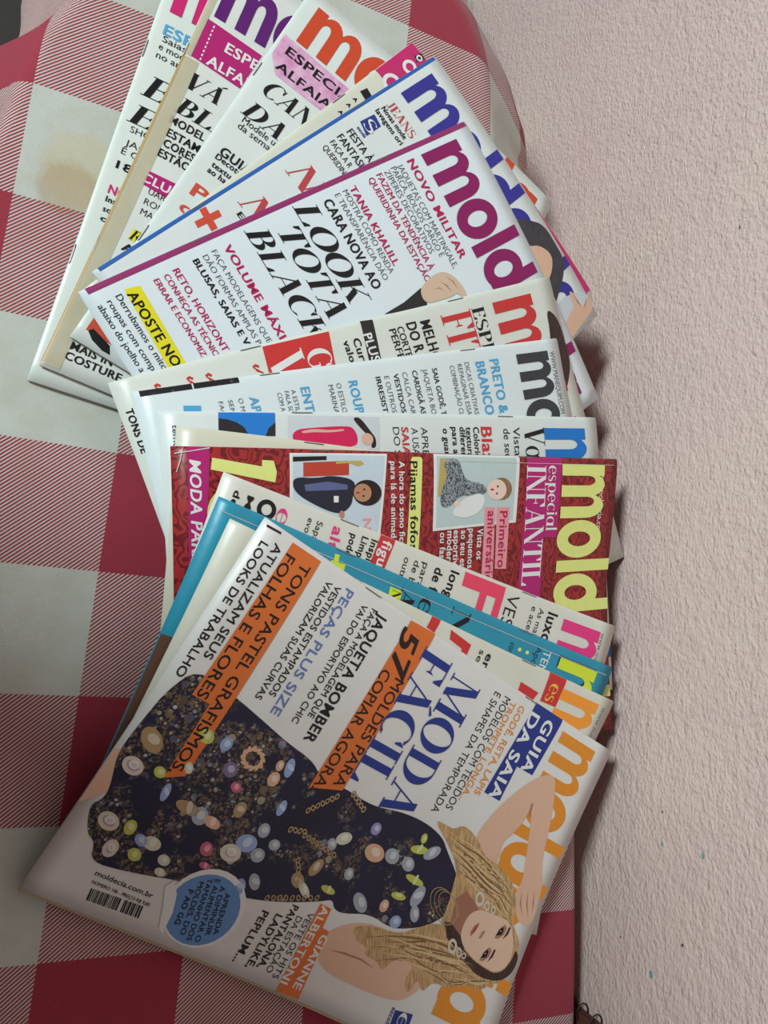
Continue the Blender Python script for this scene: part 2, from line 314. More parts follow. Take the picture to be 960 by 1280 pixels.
def print_mat(c):
    if c in MATS: return MATS[c]
    m, nt, b = new_mat('print_'+c, .38, .35); rgb = lin(COL.get(c, (200, 200, 200)))
    g = N(nt, 'ShaderNodeNewGeometry').outputs['Position']
    if c == 'tape':
        rgb = mixc(nt, noise(nt, g, 60, 5), lin((216, 208, 184)), lin((200, 186, 148)))
        nt.links.new(rgb, b.inputs['Base Color']); b.inputs['Alpha'].default_value = .66; b.inputs['Roughness'].default_value = .25
    elif c.startswith('hair') and c not in ('hairgold', 'hairshade'):
        mp = N(nt, 'ShaderNodeMapping'); mp.inputs['Scale'].default_value = (150, 1700, 100); mp.inputs['Rotation'].default_value = (0, 0, 1.1); nt.links.new(g, mp.inputs[0])
        wn = noise(nt, mp.outputs[0], 1.0, 2, .5); k = .6 if c in ('hairblond', 'hairlight') else .7
        dark = tuple(v*k for v in rgb[:3])+(1,); lite = tuple(min(1, v*1.3) for v in rgb[:3])+(1,)
        nt.links.new(mixc(nt, ramp(nt, wn, [(.35, (0, 0, 0, 1)), (.65, (1, 1, 1, 1))]), dark, lite), b.inputs['Base Color'])
    elif c in ('dress', 'dressdense'):
        dense = c == 'dressdense'
        def gems(scale, r):
            vo = N(nt, 'ShaderNodeTexVoronoi'); vo.inputs['Scale'].default_value = scale; nt.links.new(g, vo.inputs['Vector'])
            hue = N(nt, 'ShaderNodeSeparateColor'); nt.links.new(vo.outputs['Color'], hue.inputs[0])
            pal = ramp(nt, hue.outputs[0], [(.0, lin((126, 106, 76))), (.2, lin((172, 158, 130))), (.34, lin((96, 90, 104))), (.5, lin((44, 40, 44))), (.68, lin((138, 142, 160))), (.82, lin((104, 84, 62))), (.94, lin((196, 186, 180)))])
            pal.node.color_ramp.interpolation = 'CONSTANT'
            on = math_n(nt, 'LESS_THAN', vo.outputs['Distance'], math_n(nt, 'MULTIPLY_ADD', hue.outputs[1], r*.7, r*.4))
            return pal, on
        base = mixc(nt, noise(nt, g, 30, 3), lin((24, 23, 30)), lin((42, 40, 74)))
        p1, o1 = gems(430, .42); p2, o2 = gems(190, .4)
        fil = ramp(nt, noise(nt, g, 520, 3, .7), [(.50, (0, 0, 0, 1)), (.56, (1, 1, 1, 1))])
        patch = ramp(nt, noise(nt, g, 46, 3, .6), [((.43 if dense else .52), (0, 0, 0, 1)), ((.52 if dense else .60), (1, 1, 1, 1))])
        base = mixc(nt, math_n(nt, 'MULTIPLY', patch, fil), base, lin((112, 94, 72)))
        base = mixc(nt, math_n(nt, 'MULTIPLY', patch, o1), base, p1)
        base = mixc(nt, math_n(nt, 'MULTIPLY', math_n(nt, 'MULTIPLY', patch, o2), .8), base, p2)
        nt.links.new(base, b.inputs['Base Color'])
    elif c == 'knit':
        nt.links.new(mixc(nt, ramp(nt, noise(nt, g, 900, 2), [(.42, (0, 0, 0, 1)), (.58, (1, 1, 1, 1))]), lin((62, 68, 78)), lin((158, 164, 170))), b.inputs['Base Color'])
    elif c == 'pinkwash':
        nt.links.new(mixc(nt, ramp(nt, noise(nt, g, 110, 4), [(.35, (0, 0, 0, 1)), (.65, (1, 1, 1, 1))]), lin((214, 140, 190)), lin((232, 190, 214))), b.inputs['Base Color'])
    elif c == 'black':
        nt.links.new(mixc(nt, ramp(nt, noise(nt, g, 320, 4), [(.60, (0, 0, 0, 1)), (.72, (1, 1, 1, 1))]), rgb, lin((130, 122, 120))), b.inputs['Base Color'])
    else:
        nt.links.new(mixc(nt, noise(nt, g, 240, 3), rgb, tuple(v*.9 for v in rgb[:3])+(1,)), b.inputs['Base Color'])
    MATS[c] = m; return m
def cover_mat(name, c1, c2, kind=None):
    m, nt, b = new_mat(name, .34, .4); g = N(nt, 'ShaderNodeNewGeometry').outputs['Position']
    c = mixc(nt, noise(nt, g, 26, 5, .6), lin(c1), lin(c2))
    if kind == 'swirl':
        wv = N(nt, 'ShaderNodeTexWave', wave_type='RINGS'); wv.inputs['Scale'].default_value = 60; wv.inputs['Distortion'].default_value = 16; wv.inputs['Detail'].default_value = 1.5; wv.inputs['Detail Scale'].default_value = 2.2; nt.links.new(g, wv.inputs['Vector'])
        c = mixc(nt, ramp(nt, wv.outputs[1], [(.25, (1, 1, 1, 1)), (.5, (0, 0, 0, 1))]), c, lin((112, 26, 32)))
    nt.links.new(c, b.inputs['Base Color']); bump(nt, b, noise(nt, g, 34, 3, .5), .12, .004); return m
page_m, nt, b = new_mat('page_edges', .8, .2)
uvn = N(nt, 'ShaderNodeUVMap', uv_map='leaf').outputs[0]; spn = N(nt, 'ShaderNodeSeparateXYZ'); nt.links.new(uvn, spn.inputs[0])
ln = math_n(nt, 'SINE', math_n(nt, 'MULTIPLY', spn.outputs[1], 130))
nt.links.new(mixc(nt, math_n(nt, 'MULTIPLY_ADD', ln, .25, .4), lin((190, 174, 144)), lin((140, 120, 94))), b.inputs['Base Color'])
steel_m, nt, b = new_mat('staple_steel', .35); b.inputs['Metallic'].default_value = .9; b.inputs['Base Color'].default_value = lin((150, 148, 144))

S_TOP = [0, .015, .04, .08, .13, .19, .26, .35, .55, .8, 1.1, 1.6]+[1.6+(PW-1.6)*k/20 for k in range(1, 21)]
T_ALL = [PH*k/26 for k in range(27)]
def folded_cover(sh, base):
    prof = [(s, -sh.drop(s)) for s in reversed(S_TOP)]+[(s, -THICK+sh.rnd(s)) for s in S_TOP[1:]]
    e = .016
    inn = [(max(s, e), -sh.drop(s)-e) for s in reversed(S_TOP)]+[(max(s, e), -THICK+sh.rnd(s)+e) for s in S_TOP[1:]]
    n = len(prof); v, f = [], []
    for t in T_ALL:
        for s, dz in prof+inn:
            q = sh.top(s, t); q.z = sh.z(s, t)+dz; v.append(q*U-base)
    st = 2*n
    for k in range(len(T_ALL)-1):
        for i in range(n-1):
            a = k*st+i; f.append((a, a+1, a+1+st, a+st)); a += n; f.append((a, a+st, a+1+st, a+1))
        for i, j in ((0, n), (2*n-1, n-1)):
            f.append((k*st+i, (k+1)*st+i, (k+1)*st+j, k*st+j))
    for k, fl in ((0, 0), (len(T_ALL)-1, 1)):
        for i in range(n-1):
            q = (k*st+i, k*st+i+n, k*st+i+n+1, k*st+i+1); f.append(q if not fl else q[::-1])
    return mesh('cover', v, f, True)
def page_block(sh, base, slip=-.05):
    e = .022; ss = [s for s in S_TOP if s >= .08]; ss = ss[:-1]+([PW, PW+slip] if slip > 0 else [PW+slip]); ts = T_ALL[:]; ts[0] = .04; ts[-1] = PH-.04
    v, f, uv = [], [], []; ns, nt_ = len(ss), len(ts)
    for lvl in (0, 1):
        for t in ts:
            for s in ss:
                q = sh.top(s, t); d = sh.drop(s) if not lvl else sh.rnd(s)
                q.z = sh.z(s, t)-(d+e if not lvl else THICK-d-e); v.append(q*U-base); uv.append((s+t, float(lvl)))
    o = ns*nt_; ix = lambda l, k, i: l*o+k*ns+i
    for k in range(nt_-1):
        for i in range(ns-1):
            f.append((ix(0, k, i), ix(0, k, i+1), ix(0, k+1, i+1), ix(0, k+1, i))); f.append((ix(1, k, i), ix(1, k+1, i), ix(1, k+1, i+1), ix(1, k, i+1)))
        for i in (0, ns-1):
            q = (ix(0, k, i), ix(0, k+1, i), ix(1, k+1, i), ix(1, k, i)); f.append(q if i else q[::-1])
    for i in range(ns-1):
        for k in (0, nt_-1):
            q = (ix(0, k, i), ix(1, k, i), ix(1, k, i+1), ix(0, k, i+1)); f.append(q if not k else q[::-1])
    me = mesh('pages', v, f); ul = me.uv_layers.new(name='leaf')
    for lo in me.loops: ul.data[lo.index].uv = uv[lo.vertex_index]
    return me

# ---- flat shapes: lists of polygons in a unit square, heavy rounded letters for mastheads, high-contrast serif letters for headlines
def arc(cx, cy, a, b_, d0, d1, n=14):
    return [(cx+a*math.cos(math.radians(d0+(d1-d0)*k/n)), cy+b_*math.sin(math.radians(d0+(d1-d0)*k/n))) for k in range(n+1)]
def band(o, i):               # strip of quads between two equally long lines
    return [[o[k], o[k+1], i[k+1], i[k]] for k in range(len(o)-1)]
def rect(x0, y0, x1, y1): return [[(x0, y0), (x1, y0), (x1, y1), (x0, y1)]]
def bar(x0, y0, x1, y1, w):   # slanted bar of horizontal width w
    return [[(x0-w/2, y0), (x0+w/2, y0), (x1+w/2, y1), (x1-w/2, y1)]]
def arch(x): return [[(x+.33, .55)]+arc(x+.59, .60, .35, .42, 165, 0, 10)+[(x+.94, 0), (x+.61, 0)]+arc(x+.47, .62, .14, .17, 0, 180, 8)]
def bowl(cx=.54, a0=0, a1=360): return band(arc(cx, .5, .54, .54, a0, a1, 32), arc(cx, .5, .21, .27, a0, a1, 32))
LOGO = dict(
 m=(rect(0, 0, .33, 1)+arch(0)+arch(.61), 1.55), n=(rect(0, 0, .33, 1)+arch(0), .94), o=(bowl(), 1.08), l=(rect(0, 0, .33, 1.32), .33), i=(rect(0, 0, .33, 1)+rect(0, 1.08, .33, 1.36), .33),
 d=(bowl()+rect(.76, 0, 1.09, 1.32), 1.09), e=(bowl(.54, 20, 318)+rect(.12, .4, 1.05, .6), 1.06), c=(bowl(.54, 42, 318), .98), a=(bowl(.54)+rect(.76, 0, 1.09, 1.02), 1.09),
 q=(bowl()+rect(.76, -.32, 1.09, 1.02), 1.09), u=([[(.94-x, 1-y) for x, y in p] for p in rect(0, 0, .33, 1)+arch(0)], .94))
H_, W_ = .035, .19
def foot(x, y, half=.13): return rect(x-half, y, x+half, y+H_)
def wedge(x, y, dx, dy): return [[(x, y), (x+dx, y), (x, y+dy)]]
def halfring(x, y0, y1, a, w):
    cy, b_ = (y0+y1)/2, (y1-y0)/2
    return band(arc(x, cy, a, b_, -90, 90, 16), arc(x, cy, a-w, b_-H_, -90, 90, 16))+rect(x-.12, y0, x+.002, y0+H_)+rect(x-.12, y1-H_, x+.002, y1)
def stem(x, w=W_, y0=0, y1=1): return rect(x-w/2, y0, x+w/2, y1)+foot(x, y0, w/2+.08)+foot(x, y1-H_, w/2+.08)
def thin(x): return rect(x-H_/2, 0, x+H_/2, 1)+foot(x, 0, .1)+foot(x, 1-H_, .1)
SER = dict(
 I=(stem(.18), .36), L=(stem(.18)+rect(.18, 0, .68, H_)+[[(.68, 0), (.68, .26), (.63, .26), (.52, H_)]], .70),
 T=(stem(.36, W_)+rect(0, 1-H_, .72, 1)+[[(0, 1), (0, .74), (.05, .74), (.14, 1-H_)]]+[[(.72, 1), (.72, .74), (.67, .74), (.58, 1-H_)]], .72),
 E=(stem(.18)+rect(.18, 0, .66, H_)+rect(.18, 1-H_, .62, 1)+rect(.18, .5, .5, .5+H_)+[[(.66, 0), (.66, .26), (.61, .26), (.5, H_)]]+[[(.62, 1), (.62, .76), (.57, .76), (.46, 1-H_)]]+[[(.5, .4), (.5, .64), (.46, .54), (.46, .5)]], .68),
 F=(stem(.18)+rect(.18, 1-H_, .64, 1)+rect(.18, .48, .5, .48+H_)+[[(.64, 1), (.64, .74), (.59, .74), (.46, 1-H_)]]+[[(.5, .36), (.5, .64), (.45, .54), (.45, .46)]], .66),
 O=(band(arc(.42, .5, .42, .52, 0, 360, 40), arc(.42, .5, .22, .485, 0, 360, 40)), .84),
 C=(band(arc(.42, .5, .42, .52, 48, 312, 34), arc(.45, .5, .24, .485, 52, 308, 34))+[[(.70, .90), (.74, .96), (.74, .64), (.70, .66), (.64, .8)]], .76),
 G=(band(arc(.42, .5, .42, .52, 48, 322, 34), arc(.45, .5, .24, .485, 52, 318, 34))+[[(.70, .90), (.74, .96), (.74, .64), (.70, .66), (.64, .8)]]+rect(.62, .06, .80, .42)+rect(.54, .42, .88, .42+H_), .88),
 D=(stem(.18)+halfring(.36, 0, 1, .44, .2), .82), B=(stem(.18)+halfring(.36, 0, .53, .33, .18)+halfring(.34, .5, 1, .28, .17), .72),
 P=(stem(.18)+halfring(.36, .46, 1, .32, .18), .70), R=(stem(.18)+halfring(.36, .48, 1, .30, .17)+bar(.70, 0, .46, .49, .19)+foot(.72, 0, .13), .84),
 A=(bar(.10, 0, .40, 1, H_*1.2)+bar(.66, 0, .40, 1, W_)+rect(.19, .32, .6, .32+H_)+foot(.10, 0, .11)+foot(.66, 0, .15), .80),
 V=(bar(.40, 0, .14, 1, W_)+bar(.40, 0, .70, 1, H_*1.2)+foot(.14, 1-H_, .15)+foot(.70, 1-H_, .11), .80),
 N=(thin(.12)+bar(.70, 0, .14, 1, W_)+thin(.70), .82), M=(thin(.12)+bar(.50, 0, .17, 1, W_)+bar(.50, 0, .84, 1, H_*1.3)+stem(.88, W_), 1.04),
 K=(stem(.18)+bar(.30, .44, .66, 1, H_*1.3)+bar(.70, 0, .40, .58, W_)+foot(.66, 1-H_, .12)+foot(.70, 0, .14), .84),
 J=(rect(.24, .14, .38, 1)+foot(.31, 1-H_, .15)+band(arc(.20, .14, .18, .16, 180, 360, 10), arc(.20, .14, .06, .12, 180, 360, 10)), .48),
 S=(band(arc(.30, .74, .26, .27, 20, 270, 20), arc(.32, .74, .16, .235, 20, 270, 20))+band(arc(.32, .27, .30, .28, -160, 90, 20), arc(.30, .27, .18, .235, -160, 90, 20))+[[(.14, .62), (.28, .64), (.50, .36), (.36, .36)]], .64))
SER['Á'] = (SER['A'][0]+[[(.42, 1.06), (.60, 1.22), (.66, 1.17), (.46, 1.04)]], .80)
low_ring = band(arc(.27, .33, .27, .34, 0, 360, 24), arc(.27, .33, .14, .31, 0, 360, 24))
SER.update(e=(band(arc(.27, .33, .27, .34, 0, 318, 24), arc(.29, .33, .15, .31, 0, 312, 24))+rect(.1, .33, .53, .36), .56), o=(low_ring, .54),
 s=([[(x*.62, y*.66) for x, y in q] for q in SER['S'][0]], .42), p=(rect(.06, -.3, .18, .66)+[[(x+.1, y) for x, y in q] for q in low_ring]+foot(.12, -.3, .11), .66), c=(band(arc(.27, .33, .27, .34, 40, 318, 24), arc(.29, .33, .15, .31, 42, 312, 24)), .5),
 i=(rect(.06, 0, .18, .66)+foot(.12, 0, .11)+[arc(.12, .84, .08, .08, 0, 330, 10)], .26), a=(low_ring+rect(.44, 0, .56, .66)+foot(.53, 0, .08), .62), l=(rect(.06, 0, .18, 1.02)+foot(.12, 0, .11), .26))
LOGO = {k: ([[(x*.77, y) for x, y in q] for q in p_], w*.77) for k, (p_, w) in LOGO.items()}
def set_word(word, table, gap):
    x, out = 0., []
    for ch in word:
        if ch == ' ': x += .42; continue
        polys, adv = table[ch]; out += [[(px+x, py) for px, py in q] for q in polys]; x += adv+gap
    return out, x-gap
def poly_mesh2d(polys):
    v, f = [], []
    for k_, q in enumerate(polys):        # overlapping strokes sit a hair above each other
        q = [(a, b_, .0002*(k_ % 9)) for a, b_ in q]
        if len(q) <= 4 and len(q) >= 3: f.append(tuple(range(len(v), len(v)+len(q)))); v += list(q)
        else:
            b0 = len(v); v += list(q)
            for tri in tessellate_polygon([[Vector((c_[0], c_[1], 0)) for c_ in q]]): f.append(tuple(b0+i for i in tri))
    return v, f
CUT_S = [.04, .09, .15, .22, .29, .35, .55, .8, 1.1, 1.6]
def lay_print(name, v2, f, sh, layer, mat, parent, base):
    bm = bmesh.new(); vs_ = [bm.verts.new((q[0], q[1], q[2] if len(q) > 2 else 0)) for q in v2]
    for q in f:
        try:
            if len(set(q)) > 2: bm.faces.new([vs_[i] for i in q])
        except ValueError: pass
    for q in bm.faces:
        if q.normal.z < 0 or q.calc_area() and (q.normal_update() or q.normal.z < 0): q.normal_flip()
    s0, s1 = min(q[0] for q in v2), max(q[0] for q in v2); t0, t1 = min(q[1] for q in v2), max(q[1] for q in v2)
    cuts = [((c, 0, 0), (1, 0, 0)) for c in CUT_S+[1.35*k for k in range(1, 15)] if s0+1e-3 < c < s1-1e-3]
    cuts += [((0, c, 0), (0, 1, 0)) for c in [1.35*k for k in range(1, 20)] if t0+1e-3 < c < t1-1e-3]
    for co, no in cuts:
        bmesh.ops.bisect_plane(bm, geom=bm.verts[:]+bm.edges[:]+bm.faces[:], dist=1e-5, plane_co=co, plane_no=no)
    for co, no in (((0, 0, 0), (-1, 0, 0)), ((PW-.01, 0, 0), (1, 0, 0)), ((0, .01, 0), (0, -1, 0)), ((0, PH-.01, 0), (0, 1, 0))):
        if s0 < 0 or s1 > PW-.01 or t0 < .01 or t1 > PH-.01: bmesh.ops.bisect_plane(bm, geom=bm.verts[:]+bm.edges[:]+bm.faces[:], dist=1e-5, plane_co=co, plane_no=no, clear_outer=True)
    if not bm.faces: bm.free(); return
    d = .010+.006*layer
    for q in bm.verts: q.co = sh.top(q.co.x, q.co.y, d+q.co.z)*U-base
    me = bpy.data.meshes.new(name); bm.to_mesh(me); bm.free()
    return link(name, me, mat, parent)

# ---- page contents in page centimetres (s from the spine, t from the foot)
# T words, s, t of the middle, width, capital height, turn, style, colour, layer, name | P outline | E ellipse | L masthead
PAGES = {
 '1': [
  ('L','moldecia',0.7,22.3,3.0,'pink',3),
  ('T', 'ESPECIAL', 3.42, 21.17, 5.33, 0.62, 0.0, 'b', 'sky', 2, 'headline'),
  ('T', 'Saias', 1.6, 20.54, 1.52, 0.39, 0.0, 'l', 'ink', 2, 'headline'),
  ('T', 'e mod', 1.57, 20.02, 1.58, 0.39, 0.0, 'l', 'ink', 2, 'headline'),
  ('T', 'no ar', 1.54, 19.48, 1.49, 0.39, 0.0, 'l', 'ink', 2, 'headline'),
  ('T', 'E', 1.61, 17.56, 1.5, 1.32, 0.0, 'Si', 'ink', 2, 'headline'),
  ('T', 'E', 1.36, 15.7, 1.52, 1.15, 0.0, 'Si', 'ink', 2, 'headline'),
  ('T', 'SHO', 1.43, 14.76, 1.26, 0.37, 0.0, 't', 'ink', 2, 'headline'),
  ('T', 'JAC', 1.42, 13.93, 1.28, 0.37, 0.0, 't', 'ink', 2, 'headline'),
  ('T', 'E C', 1.23, 13.4, 1.0, 0.37, 0.0, 't', 'ink', 2, 'headline'),
  ('T', '18', 1.18, 12.56, 0.9, 0.44, 0.0, 'b', 'ink', 2, 'headline'),
  ('T', 'NO', 1.3, 11.09, 1.07, 0.48, 0.0, 'b', 'pink', 2, 'headline'),
  ('T', 'Ins', 1.09, 10.51, 0.6, 0.31, 0.0, 'b', 'ink', 2, 'headline'),
  ('T', 'so', 1.05, 9.9, 0.46, 0.31, 0.0, 'lb', 'ink', 2, 'headline'),
  ('T', 'c', 1.02, 9.36, 0.31, 0.31, 0.0, 'lb', 'ink', 2, 'headline'),
 ],
 '2': [
  ('L','moldecia',0.74,22.4,3.0,'purple',3),
  ('P','colour_block','magenta',1,[(0.48,22.07),(4.36,21.86),(3.92,19.23),(0.45,19.44)]),
  ('P','stitch','white',2,[(0.96,21.86),(0.96,21.71),(1.06,21.72),(1.05,21.88)]),
  ('P','stitch','white',2,[(0.97,21.58),(0.97,21.43),(1.06,21.44),(1.06,21.59)]),
  ('P','stitch','white',2,[(0.97,21.3),(0.98,21.15),(1.07,21.16),(1.07,21.31)]),
  ('P','stitch','white',2,[(0.98,21.02),(0.99,20.87),(1.08,20.88),(1.07,21.03)]),
  ('P','stitch','white',2,[(0.99,20.74),(0.99,20.59),(1.08,20.6),(1.08,20.75)]),
  ('P','stitch','white',2,[(1.0,20.46),(1.0,20.31),(1.09,20.32),(1.09,20.47)]),
  ('P','stitch','white',2,[(1.0,20.18),(1.01,20.03),(1.1,20.04),(1.09,20.19)]),
  ('P','stitch','white',2,[(1.01,19.9),(1.01,19.75),(1.11,19.77),(1.1,19.92)]),
  ('P','stitch','white',2,[(1.02,19.63),(1.02,19.48),(1.11,19.49),(1.11,19.64)]),
  ('T', 'ESPEC', 3.7, 21.09, 3.07, 0.64, 0.0, 'b', 'white', 2, 'headline'),
  ('T', 'ALFAIA', 3.23, 19.79, 3.52, 0.63, 0.0, 'b', 'white', 2, 'headline'),
  ('T', 'VÁ', 2.04, 18.08, 2.41, 1.06, 0.0, 'Si', 'ink', 2, 'headline'),
  ('T', 'BLA', 2.88, 16.43, 3.75, 1.05, 0.0, 'Si', 'ink', 2, 'headline'),
  ('T', 'MODEL', 2.04, 15.39, 2.23, 0.47, 0.0, 'b', 'ink', 2, 'headline'),
  ('T', 'ESTAMP', 2.31, 14.61, 2.5, 0.47, 0.0, 'b', 'ink', 2, 'headline'),
  ('T', 'CORES', 2.12, 13.97, 1.96, 0.46, 0.0, 'b', 'ink', 2, 'headline'),
  ('T', 'ESTÃO', 2.07, 13.31, 1.96, 0.46, 0.0, 'b', 'ink', 2, 'headline'),
  ('P','colour_block','magenta',1,[(1.07,12.04),(2.83,12.11),(2.76,11.09),(1.0,11.18)]),
  ('T', 'CLUB', 1.98, 11.6, 2.3, 0.49, 0.0, 'b', 'white', 2, 'headline'),
  ('T', 'UAR', 2.01, 11.0, 1.05, 0.36, 0.0, 't', 'ink', 2, 'headline'),
  ('T', 'ROF', 2.02, 10.37, 1.06, 0.36, 0.0, 't', 'ink', 2, 'headline'),
  ('T', 'MAN', 2.11, 9.76, 1.14, 0.36, 0.0, 't', 'ink', 2, 'headline'),
  ('P','colour_block','yellow',1,[(1.58,8.67),(2.41,8.69),(2.38,8.08),(1.54,8.0)]),
  ('T', 'R', 1.92, 8.35, 0.63, 0.59, 0.0, 'Si', 'ink', 2, 'headline'),
  ('T', 'A', 1.74, 7.54, 0.65, 0.43, 0.0, 'b', 'ink', 2, 'headline'),
  ('T', 'COSTURE', 2.65, 0.99, 3.22, 0.4, 0.0, 'b', 'ink', 2, 'headline'),
  ('T', 'MAIS IN', 2.31, 1.56, 2.38, 0.4, 0.0, 'b', 'ink', 2, 'headline'),
  ('P','adhesive_tape','tape',4,[(0.03,0.15),(1.08,0.15),(1.08,19.3),(0.03,19.3)]),
  ('P','adhesive_tape','tape',4,[(0.02,19.4),(0.5,19.4),(0.5,26.3),(0.02,26.3)]),
  ('P','tape_stain','tapebrown',5,[(0.01,0.2),(0.16,0.2),(0.16,19.3),(0.01,19.3)]),
 ],
 '3': [
  ('L','moldecia',0.93,22.81,2.97,'orangered',3),
  ('P','colour_block','pinkwash',1,[(0.22,22.68),(4.94,22.55),(4.83,21.34),(4.33,20.04),(1.03,20.02),(0.26,21.01)]),
  ('T', 'ESPECIAL', 3.44, 21.9, 5.22, 0.6, 0.0, 'b', 'ink', 2, 'headline'),
  ('T', 'ALFAIATE', 3.31, 20.68, 4.97, 0.59, 0.0, 'b', 'ink', 2, 'headline'),
  ('T', 'CAN', 2.6, 19.02, 3.18, 1.17, 0.0, 'Si', 'ink', 2, 'headline'),
  ('T', 'DAS', 2.54, 17.11, 3.48, 1.14, 0.0, 'Si', 'ink', 2, 'headline'),
  ('T', 'Modele um', 2.25, 16.24, 2.58, 0.42, 0.0, 'l', 'ink', 2, 'headline'),
  ('T', 'da semana', 2.28, 15.76, 2.68, 0.42, 0.0, 'l', 'ink', 2, 'headline'),
  ('T', 'GUIA', 1.9, 13.81, 1.92, 0.58, 0.0, 'b', 'ink', 2, 'headline'),
  ('T', 'Decotes', 1.8, 13.29, 1.82, 0.36, 0.0, 'lb', 'ink', 2, 'headline'),
  ('T', 'texturas', 1.88, 12.74, 1.85, 0.35, 0.0, 'lb', 'ink', 2, 'headline'),
  ('T', 'ao happy', 1.87, 12.31, 1.85, 0.35, 0.0, 'lb', 'ink', 2, 'headline'),
  ('T', 'P', 1.28, 10.84, 0.83, 0.77, 0.0, 'b', 'coral', 2, 'headline'),
  ('T', 'o', 1.18, 9.51, 0.68, 0.67, 0.0, 'lb', 'coral', 2, 'headline'),
  ('P','cover_photo','coralred',1,[(0.45,0.75),(9,0.75),(9,5),(0.45,5)]),
  ('P','cover_photo_detail','ink',2,[(0.57,0.76),(0.74,0.99),(1.8,0.68),(2.05,0.25),(1.61,0.24),(0.97,0.44)]),
 ],
 '4': [
  ('P','colour_block','hotpink',1,[(0.05,23.0),(20.1,23.0),(20.1,26.55),(0.05,26.55)]),
  ('E','masthead','white',2,1.27,23.32,0.64,0.64,0,0.6),
  ('E','masthead','white',2,1.16,25.17,0.49,0.49,0,0.55),
  ('P','colour_block','ink',2,[(0.81,26.01),(0.92,26.58),(1.34,26.51),(1.2,25.85)]),
  ('E','headline','white',3,1.1,26.2,0.22,0.22,0,0.5),
  ('P','colour_block','ink',1,[(0.51,21.07),(0.61,21.63),(1.25,21.51),(1.15,20.95)]),
  ('T', 'A', 0.73, 20.41, 0.29, 0.25, 0.0, 'b', 'ink', 2, 'headline'),
  ('T', 'A', 0.76, 19.79, 0.29, 0.25, 0.0, 'b', 'ink', 2, 'headline'),
  ('T', 'A', 0.81, 19.01, 0.29, 0.25, 0.0, 'b', 'ink', 2, 'headline'),
 ],
 '5': [
  ('P','spine_stripe','blue',1,[(0.0,0.35),(0.24,0.35),(0.24,26.5),(0.0,26.5)]),
  ('L','moldecia',0.82,22.62,2.93,'royal',3),
  ('P','headline','coral',2,[(0.67,6.17),(0.81,7.75),(1.18,7.66),(1.03,6.09)]),
  ('P','headline','coral',2,[(0.28,6.84),(0.32,7.26),(1.59,7.02),(1.55,6.6)]),
  ('T', 'N', 2.01, 13.41, 1.67, 1.62, 0.0, 'Si', 'red2', 2, 'headline'),
  ('T', 'N', 2.02, 9.71, 1.62, 1.52, 0.0, 'Si', 'red2', 2, 'headline'),
  ('T', 'E', 1.71, 8.6, 0.34, 0.34, 0.0, 'b', 'ink', 2, 'headline'),
  ('T', 'FESTA À', 2.1, 17.85, 2.17, 0.51, 0.0, 'm', 'ink', 2, 'headline'),
  ('T', 'FANTASIA', 2.25, 17.07, 2.59, 0.5, 0.0, 'm', 'ink', 2, 'headline'),
  ('T', 'FAÇA A R', 1.9, 16.38, 1.82, 0.39, 0.0, 'r', 'ink', 2, 'headline'),
  ('T', 'QUERIDINHA', 2.26, 15.76, 2.53, 0.39, 0.0, 'r', 'ink', 2, 'headline'),
  ('T', 'JEANS', 2.18, 21.48, 2.52, 0.62, 0.0, 'S', 'red2', 2, 'headline'),
  ('T', 'Novas mode', 2.08, 20.84, 2.25, 0.37, 0.0, 'lb', 'ink', 2, 'headline'),
  ('T', 'lavagens ori', 2.12, 20.36, 2.49, 0.37, 0.0, 'lb', 'ink', 2, 'headline'),
  ('P','badge','navy',2,[(0.93,18.86),(1.03,20.04),(1.82,19.91),(1.83,18.62)]),
  ('T', 'S', 1.49, 19.28, 0.87, 0.83, 0.0, 'S', 'white', 3, 'headline'),
  ('T', 'escola', 1.49, 18.47, 0.73, 0.25, 0.0, 'lb', 'navy', 2, 'headline'),
  ('P','portrait_hair','hairdark',5,[(11.2,24.48),(12.09,25.71),(12.85,26.39),(14.43,26.39),(15.55,26.35),(16.36,25.55),(17.15,24.19),(17.5,23.51),(16.7,23.45),(16.05,23.75),(15.63,24.86),(14.71,25.67),(13.61,25.08),(13.28,24.2),(12.24,24.24)]),
  ('P','portrait_face','skin',4,[(12.74,24.24),(13.52,25.15),(14.7,25.87),(15.79,24.91),(16.17,23.64),(14.42,23.9)]),
  ('P','portrait_shirt','shirtgrey',4,[(17.71,23.23),(17.5,24.56),(17.76,25.51),(18.21,26.58),(19.2,26.49),(20.18,23.84),(19.6,22.94)]),
  ('P','portrait_hand','skin',6,[(19.06,23.31),(18.7,24.3),(18.56,25.02),(17.77,25.1),(17.43,25.3),(17.71,25.54),(18.5,25.56),(18.96,25.67),(18.86,26.16),(18.56,26.58),(18.94,26.58),(19.62,26.55),(19.78,24.98),(20.18,23.16)]),
  ('P','portrait_hand_detail','skinsh',7,[(17.8,25.47),(18.47,25.56),(18.88,25.54),(18.46,25.43)]),
  ('P','portrait_hand_detail','skinsh',7,[(18.69,26.41),(18.92,26.08),(19.13,25.73),(18.9,25.95)]),
 ],
 '6': [
  ('P','spine_stripe','plum',1,[(0.0,0.35),(0.36,0.35),(0.36,26.5),(0.0,26.5)]),
  ('L','moldecia',0.83,22.26,3.0,'plum2',3),
  ('T', 'NOVO MILITAR', 4.17, 21.37, 6.65, 0.55, 0.0, 'b', 'rasp', 2, 'headline'),
  ('T', 'JAQUETAS COM MARTINGALE,', 4.32, 20.5, 6.96, 0.42, 0.0, 't', 'grey', 2, 'headline'),
  ('T', 'PARCA, BOLSOS CARGO E', 3.82, 20.0, 6.0, 0.41, 0.0, 't', 'grey', 2, 'headline'),
